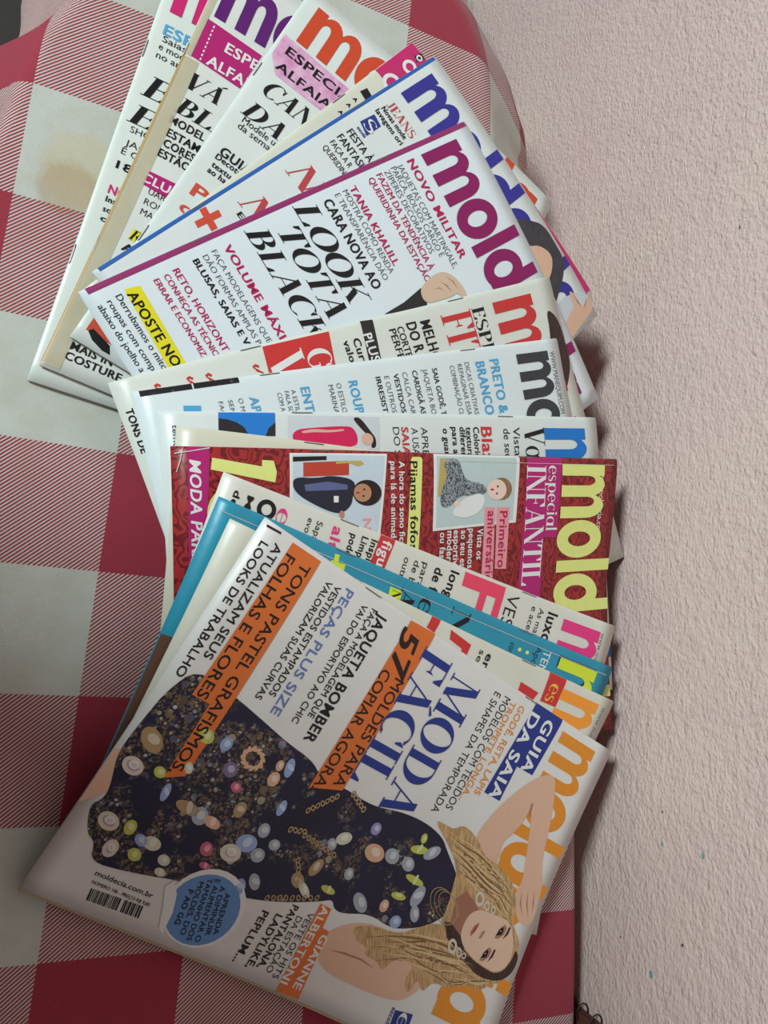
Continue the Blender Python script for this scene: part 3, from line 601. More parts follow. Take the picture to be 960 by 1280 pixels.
  ('T', 'ZÍPERES DECORATIVOS', 3.6, 19.46, 5.52, 0.41, 0.0, 't', 'grey', 2, 'headline'),
  ('T', 'FAZEM DA TENDÊNCIA À', 4.03, 18.86, 6.39, 0.43, 0.0, 'm', 'rasp', 2, 'headline'),
  ('T', 'QUERIDINHA DA ESTAÇÃO', 4.31, 18.22, 6.91, 0.42, 0.0, 'm', 'rasp', 2, 'headline'),
  ('T', 'TANIA KHALILL', 3.44, 16.8, 5.13, 0.46, 0.0, 'b', 'rasp', 2, 'headline'),
  ('T', 'MOSTRA COMO RENDA', 3.6, 16.24, 5.41, 0.38, 0.0, 't', 'grey', 2, 'headline'),
  ('T', 'E TRANSPARÊNCIA DÃO', 3.7, 15.66, 5.61, 0.38, 0.0, 't', 'grey', 2, 'headline'),
  ('T', 'CARA NOVA AO', 3.84, 14.87, 5.72, 0.61, 0.0, 'b', 'ink', 2, 'headline'),
  ('T', 'LOOK', 3.87, 13.41, 6.3, 1.41, 0.0, 'Si', 'ink', 2, 'headline'),
  ('T', 'TOTA', 4.3, 11.74, 5.8, 1.37, 0.0, 'Si', 'ink', 2, 'headline'),
  ('T', 'BLACK', 4.35, 10.02, 6.99, 1.32, 0.0, 'Si', 'ink', 2, 'headline'),
  ('T', 'VOLUME MÁXIMO', 4.54, 8.05, 7.11, 0.45, 0.0, 'b', 'rasp', 2, 'headline'),
  ('T', 'FAÇA MODELAGENS QUE', 3.75, 7.25, 5.63, 0.32, 0.0, 't', 'grey', 2, 'headline'),
  ('T', 'DÃO FORMAS AMPLAS P', 3.68, 6.68, 5.41, 0.32, 0.0, 't', 'grey', 2, 'headline'),
  ('T', 'BLUSAS, SAIAS E V', 3.55, 6.1, 5.15, 0.35, 0.0, 'b', 'ink', 2, 'headline'),
  ('T', 'RETO, HORIZONT', 3.45, 4.88, 4.9, 0.38, 0.0, 'm', 'rasp', 2, 'headline'),
  ('T', 'CONHEÇA AS TÉCNIC', 3.45, 4.29, 4.8, 0.32, 0.0, 'm', 'rasp', 2, 'headline'),
  ('T', 'ERRAR E ECONOMIZ', 3.33, 3.7, 4.55, 0.32, 0.0, 'm', 'rasp', 2, 'headline'),
  ('P','colour_block','yellow',1,[(0.86,2.0),(1.01,2.81),(5.79,2.65),(5.59,1.73)]),
  ('T', 'APOSTE NO', 3.27, 2.23, 4.27, 0.51, 0.0, 'b', 'ink', 2, 'headline'),
  ('T', 'Derrubamos o mito', 3.14, 1.55, 4.32, 0.34, 0.0, 'l', 'ink', 2, 'headline'),
  ('T', 'roupas com comp', 3.06, 1.02, 4.02, 0.33, 0.0, 'l', 'ink', 2, 'headline'),
  ('T', 'abaixo do joelho a', 2.98, 0.5, 3.83, 0.33, 0.0, 'l', 'ink', 2, 'headline'),
  ('P','portrait_sleeve','inksoft',2,[(7.89,17.49),(8.55,17.51),(9.07,17.22),(8.21,14.34),(8.16,15.95)]),
  ('P','portrait_hand','skin2',3,[(8.01,17.28),(7.69,18.02),(7.55,19.05),(7.76,19.66),(8.18,19.99),(8.6,20.19),(9.26,20.31),(9.79,20.23),(9.62,19.86),(9.19,19.65),(9.26,19.19),(9.07,18.16),(8.86,17.23)]),
  ('P','portrait_hand_detail','skinsh',4,[(8.01,19.48),(8.47,19.83),(9.07,19.88),(8.49,19.74)]),
  ('P','portrait_hand_detail','skinsh',4,[(8.08,18.89),(8.5,19.27),(9.05,19.33),(8.51,19.18)]),
  ('P','portrait_hand_detail','skinsh',4,[(8.32,18.2),(8.39,18.66),(8.75,18.92),(8.4,18.57)]),
 ],
 '7': [
  ('L','moldecia',0.84,21.97,2.91,'red',3),
  ('T', 'ESPE', 2.43, 20.86, 3.14, 0.86, 0.0, 'S', 'ink', 2, 'headline'),
  ('T', 'FIT', 2.51, 19.28, 3.37, 2.07, 0.0, 'S', 'red', 2, 'headline'),
  ('T', 'MELHOR', 2.46, 17.15, 3.09, 0.65, 0.0, 'b', 'ink', 2, 'headline'),
  ('T', 'DO R', 1.75, 16.23, 1.84, 0.63, 0.0, 'b', 'ink', 2, 'headline'),
  ('T', 'CORTES', 2.0, 15.48, 2.17, 0.42, 0.0, 'm', 'ink', 2, 'headline'),
  ('T', 'PERFEI', 1.96, 14.97, 2.02, 0.42, 0.0, 'm', 'ink', 2, 'headline'),
  ('P','colour_block','inksoft',1,[(0.02,13.28),(0.11,14.03),(2.67,13.71),(2.63,12.97)]),
  ('T', 'PLUS', 1.72, 13.41, 1.71, 0.51, 0.0, 'b', 'white', 2, 'headline'),
  ('T', 'Curta', 1.97, 12.62, 1.98, 0.42, 0.0, 'lb', 'ink', 2, 'headline'),
  ('T', 'valori', 1.86, 12.02, 1.77, 0.37, 0.0, 'lb', 'ink', 2, 'headline'),
  ('P','colour_block','red',1,[(0.16,7.58),(0.2,11.32),(2.36,11.0),(1.85,7.4)]),
  ('T', 'G', 1.66, 10.3, 1.31, 1.31, 0.0, 'S', 'white', 2, 'headline'),
  ('T', 'V', 1.65, 8.55, 1.78, 1.9, 0.0, 'S', 'white', 2, 'headline'),
  ('P','tick_mark','red',2,[(0.78,1.88),(0.7,2.06),(0.84,2.2),(0.95,2.13),(0.83,2.02),(0.98,1.93)]),
  ('P','tick_mark','red',2,[(0.9,1.96),(0.97,2.05),(1.27,2.29),(1.3,2.25),(1.08,1.97)]),
  ('P','tick_mark','red',2,[(0.84,3.42),(0.76,3.61),(0.9,3.76),(1.01,3.68),(0.89,3.57),(1.04,3.47)]),
  ('P','tick_mark','red',2,[(0.96,3.5),(1.03,3.6),(1.34,3.85),(1.37,3.8),(1.15,3.52)]),
  ('P','tick_mark','red',2,[(0.93,4.33),(0.84,4.52),(0.98,4.67),(1.1,4.59),(0.97,4.47),(1.13,4.38)]),
  ('P','tick_mark','red',2,[(1.04,4.41),(1.12,4.51),(1.42,4.77),(1.46,4.72),(1.23,4.43)]),
  ('P','tick_mark','red',2,[(1.1,6.71),(1.01,6.91),(1.15,7.07),(1.27,6.99),(1.14,6.86),(1.3,6.77)]),
  ('P','tick_mark','red',2,[(1.22,6.8),(1.29,6.9),(1.6,7.18),(1.64,7.13),(1.41,6.82)]),
  ('T', 'TONS DE', 2.83, 0.44, 2.39, 0.34, 0.0, 'b', 'ink', 2, 'headline'),
  ('P','portrait_hair','hairbrown',2,[(2.01,25.76),(2.7,26.39),(3.72,26.58),(4.87,26.58),(6.09,26.58),(7.57,25.8),(8.71,24.81),(6.48,24.89),(3.73,25.63)]),
 ],
 '8': [
  ('P','spine_stripe','black',1,[(0.0,0.35),(0.34,0.35),(0.34,2.9),(0.0,2.9)]),
  ('P','spine_stripe','black',1,[(0.0,2.98),(0.34,2.98),(0.34,5.3),(0.0,5.3)]),
  ('L','manequim',0.79,23.06,2.54,'charcoal',3),
  ('T', 'WWW.MANEQUIM.COM', 3.01, 25.95, 4.27, 0.38, 0.0, 'r', 'grey2', 2, 'headline'),
  ('T', 'PRETO &', 2.67, 21.29, 3.51, 0.67, 0.0, 'b', 'sky', 2, 'headline'),
  ('T', 'BRANCO', 2.66, 20.22, 3.42, 0.65, 0.0, 'b', 'sky', 2, 'headline'),
  ('T', 'DICAS CRIATIVAS', 2.56, 19.25, 3.34, 0.33, 0.0, 't', 'grey', 2, 'headline'),
  ('T', 'REPAGINAR ESSA', 2.57, 18.72, 3.27, 0.33, 0.0, 't', 'grey', 2, 'headline'),
  ('T', 'COMBINAÇÃO CL', 2.55, 18.16, 3.15, 0.33, 0.0, 't', 'grey', 2, 'headline'),
  ('T', 'SAIA GODÊ, T', 2.47, 16.92, 2.96, 0.34, 0.0, 'm', 'ink', 2, 'headline'),
  ('T', 'JAQUETA BO', 2.38, 16.25, 2.84, 0.34, 0.0, 't', 'grey', 2, 'headline'),
  ('T', 'CARDIGÃ AS', 2.34, 15.54, 2.72, 0.33, 0.0, 'm', 'ink', 2, 'headline'),
  ('T', 'CALÇA CAR', 2.3, 14.87, 2.6, 0.32, 0.0, 't', 'grey', 2, 'headline'),
  ('T', 'VESTIDOS', 2.22, 14.28, 2.39, 0.32, 0.0, 'm', 'ink', 2, 'headline'),
  ('T', 'E OUTROS', 2.21, 13.67, 2.23, 0.31, 0.0, 't', 'grey', 2, 'headline'),
  ('T', 'IRRESIST', 2.16, 13.12, 2.17, 0.31, 0.0, 'm', 'ink', 2, 'headline'),
  ('T', 'ROUPA', 2.33, 11.53, 2.43, 0.53, 0.0, 'b', 'sky', 2, 'headline'),
  ('T', 'O ESTILO', 2.01, 10.65, 1.74, 0.29, 0.0, 't', 'grey', 2, 'headline'),
  ('T', 'MARINA', 2.02, 10.17, 1.69, 0.29, 0.0, 't', 'grey', 2, 'headline'),
  ('T', 'ENTRE', 2.26, 8.68, 2.31, 0.5, 0.0, 'b', 'sky', 2, 'headline'),
  ('T', 'A ESTILO', 1.93, 8.01, 1.56, 0.25, 0.0, 't', 'grey', 2, 'headline'),
  ('T', 'FALA SOB', 1.92, 7.63, 1.47, 0.25, 0.0, 't', 'grey', 2, 'headline'),
  ('T', 'COM A', 1.75, 7.22, 1.05, 0.25, 0.0, 't', 'grey', 2, 'headline'),
  ('T', 'APO', 1.96, 5.82, 1.44, 0.46, 0.0, 'b', 'sky', 2, 'headline'),
  ('T', 'O M', 1.58, 5.12, 0.72, 0.24, 0.0, 't', 'grey', 2, 'headline'),
  ('T', 'SEM', 1.61, 4.59, 0.77, 0.23, 0.0, 't', 'grey', 2, 'headline'),
  ('T', 'FAC', 1.62, 4.09, 0.76, 0.23, 0.0, 't', 'grey', 2, 'headline'),
  ('P','colour_block','sky',1,[(1.16,2.25),(1.3,3.09),(2.07,2.96),(1.92,2.12)]),
 ],
 '9': [
  ('L','moldecia',0.87,22.34,3.24,'azure',3),
  ('T', 'Va', 1.98, 21.34, 2.31, 1.52, 0.0, 'Sl', 'ink', 2, 'headline'),
  ('T', 'Vista', 1.84, 20.19, 2.0, 0.49, 0.0, 'l', 'ink', 2, 'headline'),
  ('T', 'de seu', 1.98, 19.47, 2.04, 0.48, 0.0, 'l', 'ink', 2, 'headline'),
  ('T', 'Blaz', 2.03, 17.98, 2.33, 0.73, 0.0, 'lb', 'red', 2, 'headline'),
  ('T', 'Colorid', 1.9, 17.32, 2.05, 0.39, 0.0, 'lb', 'ink', 2, 'headline'),
  ('T', 'textura', 1.87, 16.82, 1.98, 0.38, 0.0, 'lb', 'ink', 2, 'headline'),
  ('T', 'diferen', 1.87, 16.39, 1.97, 0.38, 0.0, 'lb', 'ink', 2, 'headline'),
  ('T', 'para a', 1.77, 15.86, 1.75, 0.37, 0.0, 'lb', 'ink', 2, 'headline'),
  ('T', 'o guar', 1.88, 15.27, 1.74, 0.37, 0.0, 'lb', 'ink', 2, 'headline'),
  ('T', 'APRE', 1.83, 13.92, 1.82, 0.4, 0.0, 't', 'ink', 2, 'headline'),
  ('T', 'A USA', 1.85, 13.32, 1.75, 0.39, 0.0, 't', 'ink', 2, 'headline'),
  ('T', 'SAIA', 1.83, 12.72, 1.79, 0.41, 0.0, 'b', 'red', 2, 'headline'),
  ('T', 'DO S', 1.83, 12.18, 1.78, 0.38, 0.0, 't', 'ink', 2, 'headline'),
  ('P','cover_photo','azure2',1,[(0.08,2.8),(0.1,5.58),(1.5,5.48),(1.47,2.71)]),
  ('P','cover_photo_detail','inksoft',2,[(0.45,2.78),(0.5,3.19),(0.69,3.64),(0.97,3.97),(1.49,4.2),(1.47,2.71)]),
  ('P','cover_photo_detail','inksoft',2,[(0.69,5.54),(1.02,5.19),(1.49,4.99),(1.5,5.48)]),
  ('P','cover_photo','photogrey',1,[(0.26,6.23),(0.29,11.25),(2.36,11.09),(2.21,6.08)]),
  ('P','portrait_dress','fuchsia',2,[(1.55,6.29),(1.12,6.57),(1.02,7.3),(0.87,9.36),(1.06,9.75),(1.71,9.93),(2.25,9.71),(2.22,6.57)]),
  ('P','portrait_arm','skin',3,[(1.22,6.82),(1.07,7.51),(1.17,8.36),(1.07,9.17),(1.21,9.16),(1.31,8.26),(1.27,7.49),(1.36,6.89)]),
  ('E','portrait_face','skin',3,1.71,10.44,0.38,0.34,0,0),
  ('P','portrait_hair','hairblack',2,[(0.42,9.72),(0.31,9.95),(0.46,10.21),(1.26,10.7),(1.66,10.95),(2.26,10.91),(2.26,10.58),(1.76,10.76),(1.26,10.29),(0.76,9.91)]),
  ('T', 'temos', 1.59, 0.7, 1.58, 0.25, 0.0, 'l', 'grey', 2, 'headline'),
 ],
 '9b': [
 ],
 '10': [
  ('L','moldecia',0.51,22.27,3.31,'lemon',4),
  ('T', 'www.moldecia.com.br', 3.66, 25.42, 5.88, 0.39, 0.0, 'l', 'white', 2, 'headline'),
  ('P','colour_block','magenta',1,[(0.02,21.06),(0.02,22.25),(5.84,22.09),(5.74,20.91)]),
  ('P','colour_block','magenta',1,[(0.12,19.65),(0.07,21.11),(9.99,21.14),(9.63,19.38)]),
  ('T', 'especial', 3.0, 21.52, 4.72, 0.84, 0.0, 'Sl', 'white', 2, 'headline'),
  ('T', 'INFANTIL', 4.91, 20.35, 8.47, 1.4, 0.0, 'S', 'white', 2, 'headline'),
  ('P','photo_frame','white',1,[(0.07,13.4),(0.02,19.14),(4.68,18.95),(5.14,13.32)]),
  ('P','cover_photo','paleteal',2,[(0.22,13.59),(0.14,18.91),(4.51,18.71),(4.94,13.52)]),
  ('P','portrait_chair','gold',3,[(0.37,13.79),(0.34,14.6),(1.26,14.27),(2.96,13.86),(2.86,13.61)]),
  ('P','portrait_knit','knit',4,[(0.48,13.88),(0.28,14.96),(1.24,15.2),(1.83,15.46),(2.03,16.69),(2.69,16.86),(2.85,15.94),(2.8,15.04),(3.7,14.27),(3.48,13.71),(2.33,13.86),(1.53,14.27)]),
  ('P','portrait_shirt','white',5,[(2.96,15.36),(2.58,16.53),(3.29,16.76),(4.04,16.29),(4.35,15.33),(4.12,14.53),(3.6,14.68)]),
  ('E','portrait_hair','hairlight',5,2.35,17.85,0.77,0.72,0,0),
  ('E','portrait_face','skinpale',6,2.41,17.52,0.71,0.66,0,0),
  ('E','portrait_eye','inksoft',7,2.19,17.57,0.07,0.07,0,0),
  ('E','portrait_eye','inksoft',7,2.68,17.52,0.07,0.07,0,0),
  ('E','portrait_mouth','rasp',7,2.41,17.19,0.07,0.12,0,0),
  ('E','portrait_hand','skinpale',6,3.38,14.84,0.21,0.21,0,0),
  ('P','colour_block','salmon',3,[(3.62,17.54),(3.62,18.45),(7.86,18.42),(7.81,17.6)]),
  ('T', 'Primeiro', 5.81, 17.97, 3.83, 0.53, 0.0, 'lb', 'rasp', 4, 'headline'),
  ('P','colour_block','salmon',3,[(3.61,16.71),(3.62,17.43),(8.62,17.48),(8.57,16.68)]),
  ('T', 'aniversário', 6.29, 17.12, 4.82, 0.52, 0.0, 'lb', 'rasp', 4, 'headline'),
  ('T', 'Vista os', 6.08, 16.41, 2.04, 0.39, 0.0, 'lb', 'white', 3, 'headline'),
  ('T', 'pequenos', 6.35, 15.82, 2.61, 0.39, 0.0, 'lb', 'white', 2, 'headline'),
  ('T', 'ao seu es', 6.33, 15.3, 2.38, 0.38, 0.0, 'lb', 'white', 2, 'headline'),
  ('T', 'esportiv', 6.26, 14.82, 2.26, 0.38, 0.0, 'lb', 'white', 2, 'headline'),
  ('T', 'moder', 6.14, 14.4, 1.94, 0.38, 0.0, 'lb', 'white', 2, 'headline'),
  ('T', 'ou fas', 6.09, 13.93, 1.67, 0.37, 0.0, 'lb', 'white', 2, 'headline'),
  ('P','colour_block','lemon',1,[(0.32,12.12),(0.31,12.61),(0.46,12.7),(6.45,12.45),(6.41,11.71),(0.48,12.02)]),
  ('T', 'Pijamas fofos', 3.45, 12.1, 5.66, 0.44, 0.0, 'lb', 'ink', 2, 'headline'),
  ('T', 'A hora do sono fica', 3.32, 11.41, 5.35, 0.33, 0.0, 'lb', 'white', 2, 'headline'),
  ('T', 'para lá de animad', 3.07, 10.91, 4.81, 0.32, 0.0, 'lb', 'white', 2, 'headline'),
  ('P','photo_frame','white',1,[(0.29,5.43),(0.17,10.63),(5.45,10.14),(3.79,5.33)]),
  ('P','cover_photo','photoblue',2,[(0.38,5.59),(0.32,10.49),(5.25,10.0),(3.79,5.49)]),
  ('P','portrait_chair','red3',3,[(0.85,6.09),(0.69,8.48),(1.58,8.45),(1.71,6.06)]),
  ('P','portrait_chair','gold',4,[(0.71,7.79),(0.67,9.17),(0.87,9.3),(1.02,8.99),(0.84,8.47),(0.9,7.78)]),
  ('P','portrait_chair','ink',4,[(0.52,5.58),(0.43,7.3),(0.67,7.29),(0.81,5.57)]),
  ('P','portrait_jacket','jacket',5,[(1.72,5.54),(1.8,6.71),(1.6,7.55),(1.87,8.83),(2.76,8.64),(3.45,8.54),(3.93,8.01),(3.82,7.38),(3.09,6.11),(2.48,5.52)]),
  ('P','portrait_shirt','denim',6,[(2.19,6.09),(1.99,7.33),(2.17,8.35),(2.47,8.34),(2.52,7.4),(2.57,6.16)]),
  ('P','portrait_shirt','white',6,[(2.86,7.6),(2.86,7.86),(3.25,7.85),(3.25,7.6)]),
  ('E','portrait_hair','hairblack',5,2.66,9.43,0.8,0.8,0,0),
  ('E','portrait_face','skinbrown',6,2.66,9.17,0.56,0.49,0,0),
  ('E','portrait_eye','ink',7,2.46,9.26,0.06,0.06,0,0),
  ('E','portrait_eye','ink',7,2.86,9.21,0.06,0.06,0,0),
  ('E','portrait_mouth','rasp',7,2.66,8.9,0.05,0.11,0,0),
  ('E','portrait_hand','skinbrown',6,3.98,8.01,0.23,0.14,0,0),
  ('T', 'Na', 4.86, 9.39, 1.17, 0.46, 0.0, 'b', 'salmon', 3, 'headline'),
  ('P','colour_block','magenta',1,[(0.02,0.71),(0.02,1.69),(7.27,1.36),(7.22,0.63)]),
  ('T', 'MODA PARA', 3.73, 1.02, 5.86, 0.48, 0.0, 'bi', 'white', 2, 'headline'),
  ('P','headline','lemon',3,[(0.66,1.78),(1.13,4.06),(0.75,4.08),(0.78,4.63),(1.44,4.76),(2.06,4.67),(1.34,1.7)]),
  ('E','headline','lemon',3,3.8,3.07,1.71,1.59,0,0.6),
  ('P','crease','creasewhite',6,[(0.41,0.14),(0.26,0.91),(0.06,1.69),(0.12,1.69),(0.31,0.91),(0.48,0.14)]),
  ('P','crease','creasewhite',6,[(0.09,0.5),(0.09,0.53),(0.82,0.41),(1.49,0.22),(1.49,0.18),(0.77,0.37)]),
  ('P','crease','creasewhite',6,[(0.5,14),(0.53,14),(0.52,26.3),(0.49,26.3)]),
 ],
 '11': [
  ('L','moldecia',0.76,22.57,3.03,'hotpink2',3),
  ('T', 'www.mo', 1.8, 25.78, 2.02, 0.33, 0.0, 'l', 'grey2', 2, 'headline'),
  ('T', 'luxo', 1.67, 21.57, 1.94, 0.76, 0.0, 'lb', 'ink', 2, 'headline'),
  ('T', 'As mais', 1.67, 20.71, 2.02, 0.39, 0.0, 'l', 'ink', 2, 'headline'),
  ('T', 'e acess', 1.76, 20.14, 2.08, 0.39, 0.0, 'l', 'ink', 2, 'headline'),
  ('T', 'VEST', 1.9, 18.5, 2.82, 0.86, 0.0, 't', 'ink', 2, 'headline'),
  ('T', 'F', 1.45, 16.27, 2.19, 2.91, 0.0, 'b', 'flame', 2, 'headline'),
  ('T', 'longo', 1.56, 14.0, 2.18, 0.58, 0.0, 'lb', 'ink', 2, 'headline'),
  ('T', 'de fe', 1.54, 12.95, 1.8, 0.57, 0.0, 'lb', 'ink', 2, 'headline'),
  ('T', 'para', 1.4, 12.05, 1.55, 0.38, 0.0, 'l', 'ink', 2, 'headline'),
  ('T', 'de b', 1.38, 11.47, 1.36, 0.37, 0.0, 'l', 'ink', 2, 'headline'),
  ('T', 'outra', 1.51, 10.82, 1.55, 0.37, 0.0, 'l', 'ink', 2, 'headline'),
  ('P','colour_block','red',1,[(0.04,8.92),(0.02,9.86),(2.05,9.68),(2.04,8.76)]),
  ('T', 'figur', 1.26, 9.36, 1.96, 0.58, 0.0, 'lb', 'white', 2, 'headline'),
  ('T', 'Inspir', 1.24, 8.61, 1.51, 0.39, 0.0, 'lb', 'ink', 2, 'headline'),
  ('T', 'Limpo', 1.29, 8.03, 1.54, 0.38, 0.0, 'lb', 'ink', 2, 'headline'),
  ('T', 'poder', 1.36, 7.37, 1.49, 0.38, 0.0, 'lb', 'ink', 2, 'headline'),
  ('T', 'alta', 1.47, 6.38, 1.8, 0.56, 0.0, 'lb', 'hotpink2', 2, 'headline'),
  ('T', 'Sapat', 1.3, 5.36, 1.34, 0.32, 0.0, 'l', 'ink', 2, 'headline'),
  ('T', 'evoca', 1.32, 4.84, 1.34, 0.31, 0.0, 'l', 'ink', 2, 'headline'),
  ('T', 'e', 1.16, 3.38, 0.96, 0.82, 0.0, 'Sl', 'hotpink2', 2, 'headline'),
  ('E','headline','ink',2,1.06,2.55,0.53,0.49,0,0.55),
  ('T', 'M', 1.05, 1.62, 0.67, 0.32, 0.0, 'b', 'ink', 2, 'headline'),
  ('T', 'de', 1.1, 0.89, 0.81, 0.33, 0.0, 'lb', 'ink', 2, 'headline'),
 ],
 '12': [
  ('L','moldecia',0.72,22.6,2.99,'limegreen',4),
  ('L','moldecia',0.6,22.5,2.99,'navydark',3),
  ('T', 'TEN', 1.43, 21.54, 1.46, 0.54, 0.0, 'm', 'white', 2, 'headline'),
  ('T', 'Apos', 1.39, 20.79, 1.55, 0.41, 0.0, 'l', 'navydark', 2, 'headline'),
  ('T', 'com', 1.47, 18.9, 0.86, 0.4, 0.0, 'l', 'navydark', 2, 'headline'),
  ('E','dot','lemon',2,1.29,19.54,0.13,0.13,0,0),
  ('E','dot','lemon',2,1.28,20.13,0.13,0.13,0,0),
  ('P','headline','limegreen',2,[(0.37,6.44),(0.34,6.72),(0.74,6.78),(0.77,6.5)]),
  ('P','headline','limegreen',2,[(0.78,6.36),(0.71,7.2),(1.03,7.23),(1.1,6.4)]),
  ('P','colour_block','limegreen',1,[(0.83,10.05),(0.81,10.83),(1.33,10.89),(1.39,10.13)]),
  ('T', 'N', 1.18, 10.54, 0.6, 0.53, 0.0, 'S', 'ink', 2, 'headline'),
  ('T', 'e', 1.13, 12.42, 1.02, 1.11, 0.0, 'Sl', 'ink', 2, 'headline'),
  ('T', 'A', 1.14, 11.24, 1.09, 0.98, 0.0, 'S', 'ink', 2, 'headline'),
  ('T', 'N', 1.36, 14.87, 2.02, 1.28, 0.0, 'S', 'ink', 2, 'headline'),
  ('P','crease','creasewhite',5,[(0.66,0.3),(0.69,0.3),(0.69,26.3),(0.66,26.3)]),
  ('P','cover_photo','brownphoto',1,[(7.4,0.03),(20.15,0.03),(20.15,3.2),(7.4,3.2)]),
 ],
 '13': [
  ('L','moldecia',0.67,22.64,2.98,'tangerine',3),
  ('T', 'www.mo', 1.86, 26.09, 2.27, 0.32, 0.0, 'l', 'grey2', 2, 'headline'),
  ('P','colour_block','red',1,[(0.02,21.28),(0.02,22.65),(2.03,22.7),(2.05,21.45)]),
  ('T', 'es', 1.28, 22.0, 1.31, 0.95, 0.0, 'Sl', 'gold2', 2, 'headline'),
  ('P','headline','red',2,[(0.3,13.68),(0.62,15.31),(1.92,15.3),(1.87,14.92),(1.09,14.83),(0.87,13.84)]),
  ('P','headline','red',2,[(0.03,12.23),(0.02,12.85),(1.14,12.71),(1.13,12.14)]),
  ('T', 'em', 1.34, 16.73, 1.33, 0.48, 0.0, 'lb', 'ink', 2, 'headline'),
  ('T', 'seu', 1.27, 16.15, 1.27, 0.38, 0.0, 'l', 'ink', 2, 'headline'),
  ('P','headline','red',2,[(1.42,19.57),(1.61,21.09),(2.51,20.85),(2.39,19.69)]),
 ],
 '14': [
  ('L','moldecia',0.61,22.64,2.86,'amber',2),
  ('P','portrait_leg','skin',1,[(12.74,0.02),(12.45,0.45),(12.93,0.43),(14.49,1.02),(15.57,0.02),(14.98,0.02)]),
  ('P','portrait_dress','dress',1,[(7.79,1.19),(9.39,0.55),(10.54,0.41),(11.76,0.29),(12.93,0.26),(14.36,0.85),(15.07,0.89),(15.46,0.5),(16.75,1.16),(16.93,1.71),(17.87,2.02),(17.66,3.7),(17.36,5.13),(17.12,6.12),(16.71,9.53),(16.15,11.61),(15.31,13.61),(14.94,14.21),(15.36,14.54),(15.4,15.14),(14.82,16.61),(15.05,18.13),(14.64,19.27),(13.94,20.44),(12.29,21.5),(10.99,20.55),(10.05,19.18),(9.47,18.45),(9.19,16.94),(9.32,15.18),(9.75,13.52),(9.58,11.44),(9.61,9.8),(9.09,8.92),(8.9,7.25),(8.52,5.51),(8.1,3.42)]),
  ('P','portrait_dress','dressdense',2,[(7.79,1.19),(9.39,0.55),(10.54,0.41),(11.76,0.29),(12.93,0.26),(14.36,0.85),(15.07,0.89),(15.46,0.5),(16.75,1.16),(16.93,1.71),(17.87,2.02),(17.66,3.7),(17.36,5.13),(17.12,6.12),(16.71,9.53),(16.32,10.73),(15.47,9.58),(14.32,8.53),(12.62,8.27),(11.01,8.28),(9.49,8.26),(8.9,7.25),(8.52,5.51),(8.1,3.42)]),
  ('P','portrait_arm','skin',4,[(9.33,20.63),(8.39,20.48),(7.58,20.6),(5.94,21.18),(4.38,22.04),(3.63,22.72),(3.3,23.19),(3.31,23.61),(3.7,23.92),(4.59,24.32),(5.72,24.73),(6.79,25.02),(8.03,25.34),(9.23,26.05),(10.17,26.17),(11.07,26.33),(11.66,26.2),(11.73,25.47),(10.93,24.75),(10.39,24.52),(9.5,24.64),(8.63,24.34),(6.87,23.7),(5.28,22.94),(6.29,23.03),(7.49,22.66),(8.12,22.27),(9.17,22.52),(9.87,22.63),(10.03,21.67)]),
  ('P','portrait_arm_detail','skinsh',5,[(5.31,22.89),(5.34,23.05),(6.13,23.26),(5.99,23.11)]),
  ('P','portrait_hand_detail','skinsh',5,[(10.0,24.86),(10.74,25.18),(11.33,25.62),(10.78,25.1)]),
  ('P','portrait_hand_detail','skinsh',5,[(9.83,25.25),(10.57,25.58),(11.26,26.0),(10.61,25.5)]),
  ('P','portrait_hand_detail','skinsh',5,[(9.65,25.65),(10.32,25.93),(10.92,26.13),(10.36,25.85)]),
  ('P','portrait_arm','skin',2,[(16.33,14.85),(15.2,16.69),(15.19,18.93),(15.59,21.39),(16.4,21.61),(17.28,21.39),(18.02,20.84),(18.33,20.05),(18.45,18.39),(18.43,16.62),(18.24,15.48),(17.64,14.95)]),
  ('P','portrait_arm_detail','skinsh',3,[(17.31,15.46),(17.11,16.33),(17.04,17.45),(17.25,18.53),(17.15,17.41),(17.22,16.4)]),
  ('P','portrait_hair','hairblond',4,[(15.85,16.07),(15.45,16.63),(15.26,17.6),(15.08,18.87),(14.46,19.61),(13.7,20.58),(13.63,22.27),(14.29,23.49),(14.92,24.39),(14.98,25.98),(15.37,25.27),(15.89,24.86),(15.97,23.8),(16.55,23.01),(16.55,21.91),(17.36,21.65),(16.72,21.03),(17.79,20.87),(17.02,20.27),(16.13,20.59),(16.4,19.1),(17.22,18.94),(16.81,18.27),(16.85,17.49),(16.4,17.48),(16.36,16.65)]),
  ('P','portrait_hair','hairblond',5,[(8.83,17.42),(8.79,18.19),(8.83,18.9),(8.29,19.35),(8.63,20.63),(9.33,21.56),(9.37,22.64),(9.7,23.7),(10.19,24.41),(11.06,25.0),(11.87,25.13),(12.34,25.72),(12.8,26.18),(13.88,26.13),(14.72,25.96),(15.67,24.76),(16.26,22.85),(15.31,21.51),(13.95,20.9),(12.58,20.79),(11.71,20.57),(10.6,20.31),(9.68,19.01)]),
  ('P','portrait_hair','hairbrown',6,[(14.29,22.81),(14.63,23.67),(14.74,24.51),(14.77,25.32),(14.34,25.79),(13.61,26.0),(13.07,25.97),(13.38,26.35),(14.3,26.33),(15.02,25.77),(15.3,24.57),(15.08,23.57),(14.7,22.69)]),
  ('P','portrait_hair','hairbrown',6,[(13.44,21.01),(13.36,21.42),(13.85,22.51),(14.4,22.98),(14.52,22.48),(14.21,21.62)]),
  ('P','portrait_neck','skinsh2',6,[(12.08,21.08),(11.47,21.5),(12.06,22.74),(12.8,22.56),(13.85,22.51),(13.36,21.42)]),
